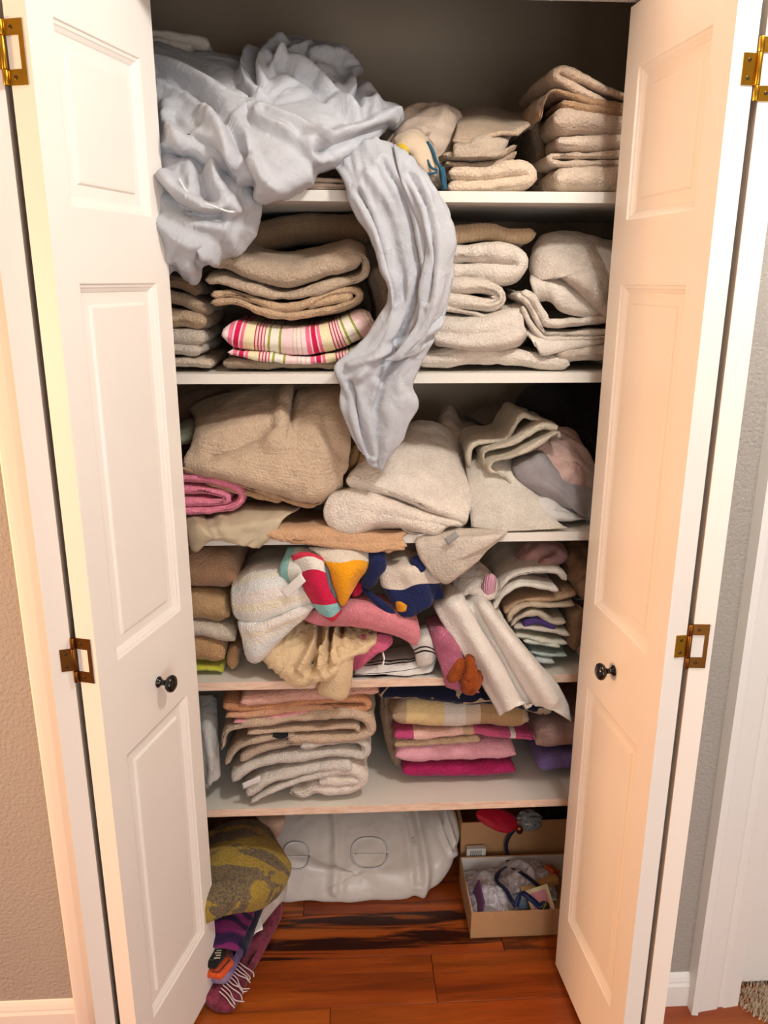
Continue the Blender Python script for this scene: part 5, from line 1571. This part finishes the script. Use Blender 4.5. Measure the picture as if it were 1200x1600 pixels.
bb = open_box('cardboard_box', 'taller open cardboard box behind the low one, against the right', .312, .66, .330, .56, .165, .004)
CLEAR, _nt, _b = new_mat('clear_plastic_film')
_b.inputs['Base Color'].default_value = srgb('#f0ecf4')
_b.inputs['Roughness'].default_value = .10
_b.inputs['Alpha'].default_value = .42
_b.inputs['Specular IOR Level'].default_value = 1.0
bump(_nt, noise_tex(_nt, objcoord(_nt), 45, 2, .5, 1.2), _b, .6, .008)
def film(name, label, x0, x1, y0, y1, z0, zc, seed):
    """slack plastic bag: two crinkled skins"""
    xm, ym = (x0+x1)/2, (y0+y1)/2
    rows = []
    for j, ty in enumerate((0, .33, .67, 1)):
        rows.append([('w', x0+(x1-x0)*tx, y0+(y1-y0)*ty, z0+(zc-z0)*(math.sin(math.pi*(.12+.76*tx))*math.sin(math.pi*(.15+.75*ty)))) for tx in (0, .33, .67, 1)])
    lo = [[('w', q[1], q[2], max(.010, q[3]-.022)) for q in r] for r in rows]
    k = dict(th=.0006, ds=.0045, wr=((.007, 30, 30),), ridg=((.010, 26, 26), (.005, 60, 60)), lump=.004, fine=.0)
    g1 = drape_geo(rows, seed=seed, **k)
    g2 = drape_geo(lo, seed=seed+40, **k)
    V, F, UV = joined([g1, g2])
    V[:, 2] = np.maximum(V[:, 2], .0068)
    V[:, 0] = np.maximum(V[:, 0], bx0+.0055)
    V[:, 1] = np.clip(V[:, 1], by0+.0045, .298)
    return prop(mesh_obj(name, V, F, CLEAR, None, False, UV), label, 'bag')
def lump3(name, label, cat, c, r, mat, sd, wr=.3, fr=40, seg=36):
    """crumpled little thing: displaced ellipsoid"""
    V, F = [], []
    n, m = seg, seg//2
    for i in range(m+1):
        a = math.pi*i/m
        for k in range(n):
            t = 2*math.pi*k/n
            V.append((math.sin(a)*math.cos(t), math.sin(a)*math.sin(t), math.cos(a)))
    V = np.array(V)
    d = 1+wr*ridged(V*fr*.05, sd)+wr*.5*ridged(V*fr*.11, sd+3)
    V = V*d[:, None]*np.array(r)+np.array(c)
    V[:, 2] = np.maximum(V[:, 2], .0065)
    for i in range(m):
        for k in range(n):
            F.append((i*n+k, (i+1)*n+k, (i+1)*n+(k+1) % n, i*n+(k+1) % n))
    o = mesh_obj(name, V, F, mat, None, 'bag' not in name)
    return prop(o, label, cat)
film('plastic_bag', 'crumpled clear plastic bag at the left in the low cardboard box', .322, .432, .118, .285, .022, .074, 301)
lump3('lilac_packet', 'lilac packet seen through the left clear bag in the low box', 'packet', (.385, .205, .030), (.030, .034, .018), plastic('lilac_pack', '#a99bb5', .4), 5, .2, 40, 30)
film('plastic_bag', 'crumpled clear plastic bag at the back right in the low box', .420, .545, .195, .296, .030, .086, 333)
lump3('silver_wrap', 'grey wrapped thing under the back right clear bag in the low box', 'packet', (.475, .245, .034), (.034, .026, .022), plastic('grey_pack', '#8f8a92', .35), 7, .2, 40, 30)
lump3('green_trinket', 'small green trinket under the clear bag in the low box', 'trinket', (.350, .150, .022), (.016, .018, .012), plastic('green_bits', '#4d7a4a', .4), 13, .2, 40, 24)
lump3('silver_packet', 'small silver foil packet in front of the clear bag', 'packet', (.392, .140, .026), (.026, .016, .016), metal('foil', '#c9c5cc', .3), 15, .25, 60, 40)
def bar(name, label, cat, p, size, rot, mat, bevel=.0015):
    x, y, z = size
    o = MB().box((-x/2, -y/2, -z/2), (x/2, y/2, z/2)).build(name, mat, None, bevel=bevel)
    o.location = p
    o.rotation_euler = tuple(math.radians(a) for a in rot)
    return prop(o, label, cat) if label else o
bar('notebook', 'thin purple notebook standing at the left in the low box', 'notebook', (.330, .165, .050), (.006, .085, .075), (0, 18, 0), plastic('purple_cover', '#6a3f6d', .5))
bar('blue_card', 'small pale blue card in the middle of the low box', 'card', (.447, .165, .050), (.030, .004, .036), (-35, 0, 12), paint('blue_card', '#7ea6cf', .5))
bar('wooden_block', 'small wooden block lying in the low box behind the pink card', 'block', (.520, .205, .072), (.062, .020, .018), (0, -6, 14), card('pale_wood', '#c89a5e'))
bar('wooden_block', 'tan wooden frame corner behind the blue card in the low box', 'block', (.470, .180, .066), (.045, .010, .030), (-40, 0, 10), card('pale_wood2', '#c7a26b'))
bar('orange_packet', 'orange and blue packet at the right in the low box', 'packet', (.545, .245, .075), (.030, .030, .014), (0, 25, 30), plastic('orange_pack', '#c9562a', .4))
# pink framed card
pc = empty('picture_card', (.490, .146, .066), 'cream card with pink centre and a dark round emblem, low box', 'card')
cardR = Matrix.Rotation(math.radians(-38), 4, 'X') @ Matrix.Rotation(math.radians(-14), 4, 'Y')
pc.rotation_euler = cardR.to_euler()
def cpart(name, mb, mat, par=None):
    o = mb.build(name, mat, None)
    o.parent = par or pc
    return o
cpart('card_backing', MB().box((-.030, -.002, -.034), (.030, .002, .034)), paint('card_cream', '#ead7ad', .6))
cpart('pink_centre', MB().box((-.021, -.0028, -.026), (.021, -.002, .024)), paint('card_pink', '#e79aa8', .6))
emb = cpart('round_emblem', MB().lathe([(.014, 0), (.014, .0012), (.010, .002)], (.004, -.0028, -.014), (0, -1, 0), 20), paint('emblem_dark', '#2c2f22', .5))
for a_ in range(3):
    cpart('emblem_mark', MB().box((-.001+.005*a_, -.0058, -.020+.004*a_), (.001+.005*a_, -.0046, -.010+.003*a_)), paint('emblem_gold', '#d8c58a', .5), emb)
# lanyard: a navy ribbon from the red pouch into the low box
def ribbon(pts, wdt, mat, name, parent, tw=(1, 0, 0)):
    C_, _ = resample(np.array(pts, float), .005)
    T = np.gradient(C_, axis=0)
    T /= np.linalg.norm(T, axis=1)[:, None]
    V, F = [], []
    n = len(C_)
    for i in range(n):
        U = np.array(tw, float)+.2*np.array((0, math.sin(i*.12), math.cos(i*.09)*.5))
        U = U-T[i]*(U@T[i])
        U /= np.linalg.norm(U)
        W = np.cross(T[i], U)
        for a_, b_ in ((-.5, -1), (.5, -1), (.5, 1), (-.5, 1)):
            V.append(C_[i]+U*wdt*a_+W*.0011*b_)
    for i in range(n-1):
        for k in range(4):
            F.append((4*i+k, 4*i+(k+1) % 4, 4*i+4+(k+1) % 4, 4*i+4+k))
    F += [(0, 1, 2, 3), (4*n-1, 4*n-2, 4*n-3, 4*n-4)]
    return mesh_obj(name, V, F, mat, parent, True)
NAVY = cotton('#141a3a', .1, rough=.45)
ly = empty('lanyard', tuple(at(793, 1345, .30)), 'dark navy lanyard ribbon falling from the back box into the low box', 'lanyard')
P_ = lambda x, y, Y: at(x, y, Y)
ribbon([P_(804, 1296, .322), P_(796, 1306, .318), P_(791, 1320, .314), P_(793, 1336, .308), P_(794, 1345, .299), P_(794, 1352, .284)], .010, NAVY, 'strap', ly)
ribbon([P_(794, 1352, .284), P_(780, 1362, .235), P_(776, 1376, .200), P_(790, 1390, .165), P_(800, 1408, .130), P_(806, 1416, .120)], .011, NAVY, 'loop', ly)
ribbon([P_(795, 1352, .284), P_(815, 1364, .225), P_(836, 1380, .190), P_(850, 1392, .165)], .011, NAVY, 'loop', ly)
ribbon([P_(806, 1416, .120), P_(814, 1396, .130), P_(826, 1402, .118), P_(845, 1418, .110)], .014, cotton('#10204a', .1, rough=.35), 'strap', ly, (1, .3, .5))
# things in the back box
rp = bundle('red_pouch', 'bright red pouch hanging over the front of the back box', 'pouch', [(745, 1270, .330), (760, 1262, .345), (790, 1268, .345), (808, 1280, .335), (804, 1296, .318), (785, 1300, .312), (762, 1290, .316), (748, 1280, .324)], (778, 1282, .328),
       cotton('#b0102c', .3, rough=.5), front=.016, back=.020, n=90, rings=18, lump=.002, fine=.0004)
lump3('grey_bag', 'shiny grey plastic bag beside the red pouch on the back box', 'bag', tuple(at(827, 1282, .340)), (.027, .020, .021), plastic('grey_film', '#8b9398', .2), 31, .34, 34, 34)
lump3('copper_charm', 'small copper coloured charm hanging below the grey bag', 'charm', tuple(at(812, 1297, .314)), (.008, .005, .011), metal('copper', '#b8683a', .3), 33, .2, 40, 20)
lump3('checkered_cloth', 'black and white cloth in shadow at the right in the back box', 'cloth', tuple(at(868, 1275, .42)), (.055, .05, .05), cotton(bands(0, [(0, '#1a1a1c'), (.5, '#8d8a86')], .03), .4), 35, .2, 50, 48)
bar('book', 'thin white booklet lying between the two cardboard boxes', 'booklet', (.352, .317, .052), (.052, .016, .09), (0, 0, 0), paint('paper_white', '#d6d8d2', .6))
for a_ in range(6):
    o = MB().box((.336+.0055*a_, .3088, .067), (.3385+.0055*a_, .3094, .092)).build('print_bar', paint('ink', '#3a3f3c', .6), bpy.data.objects['book'])
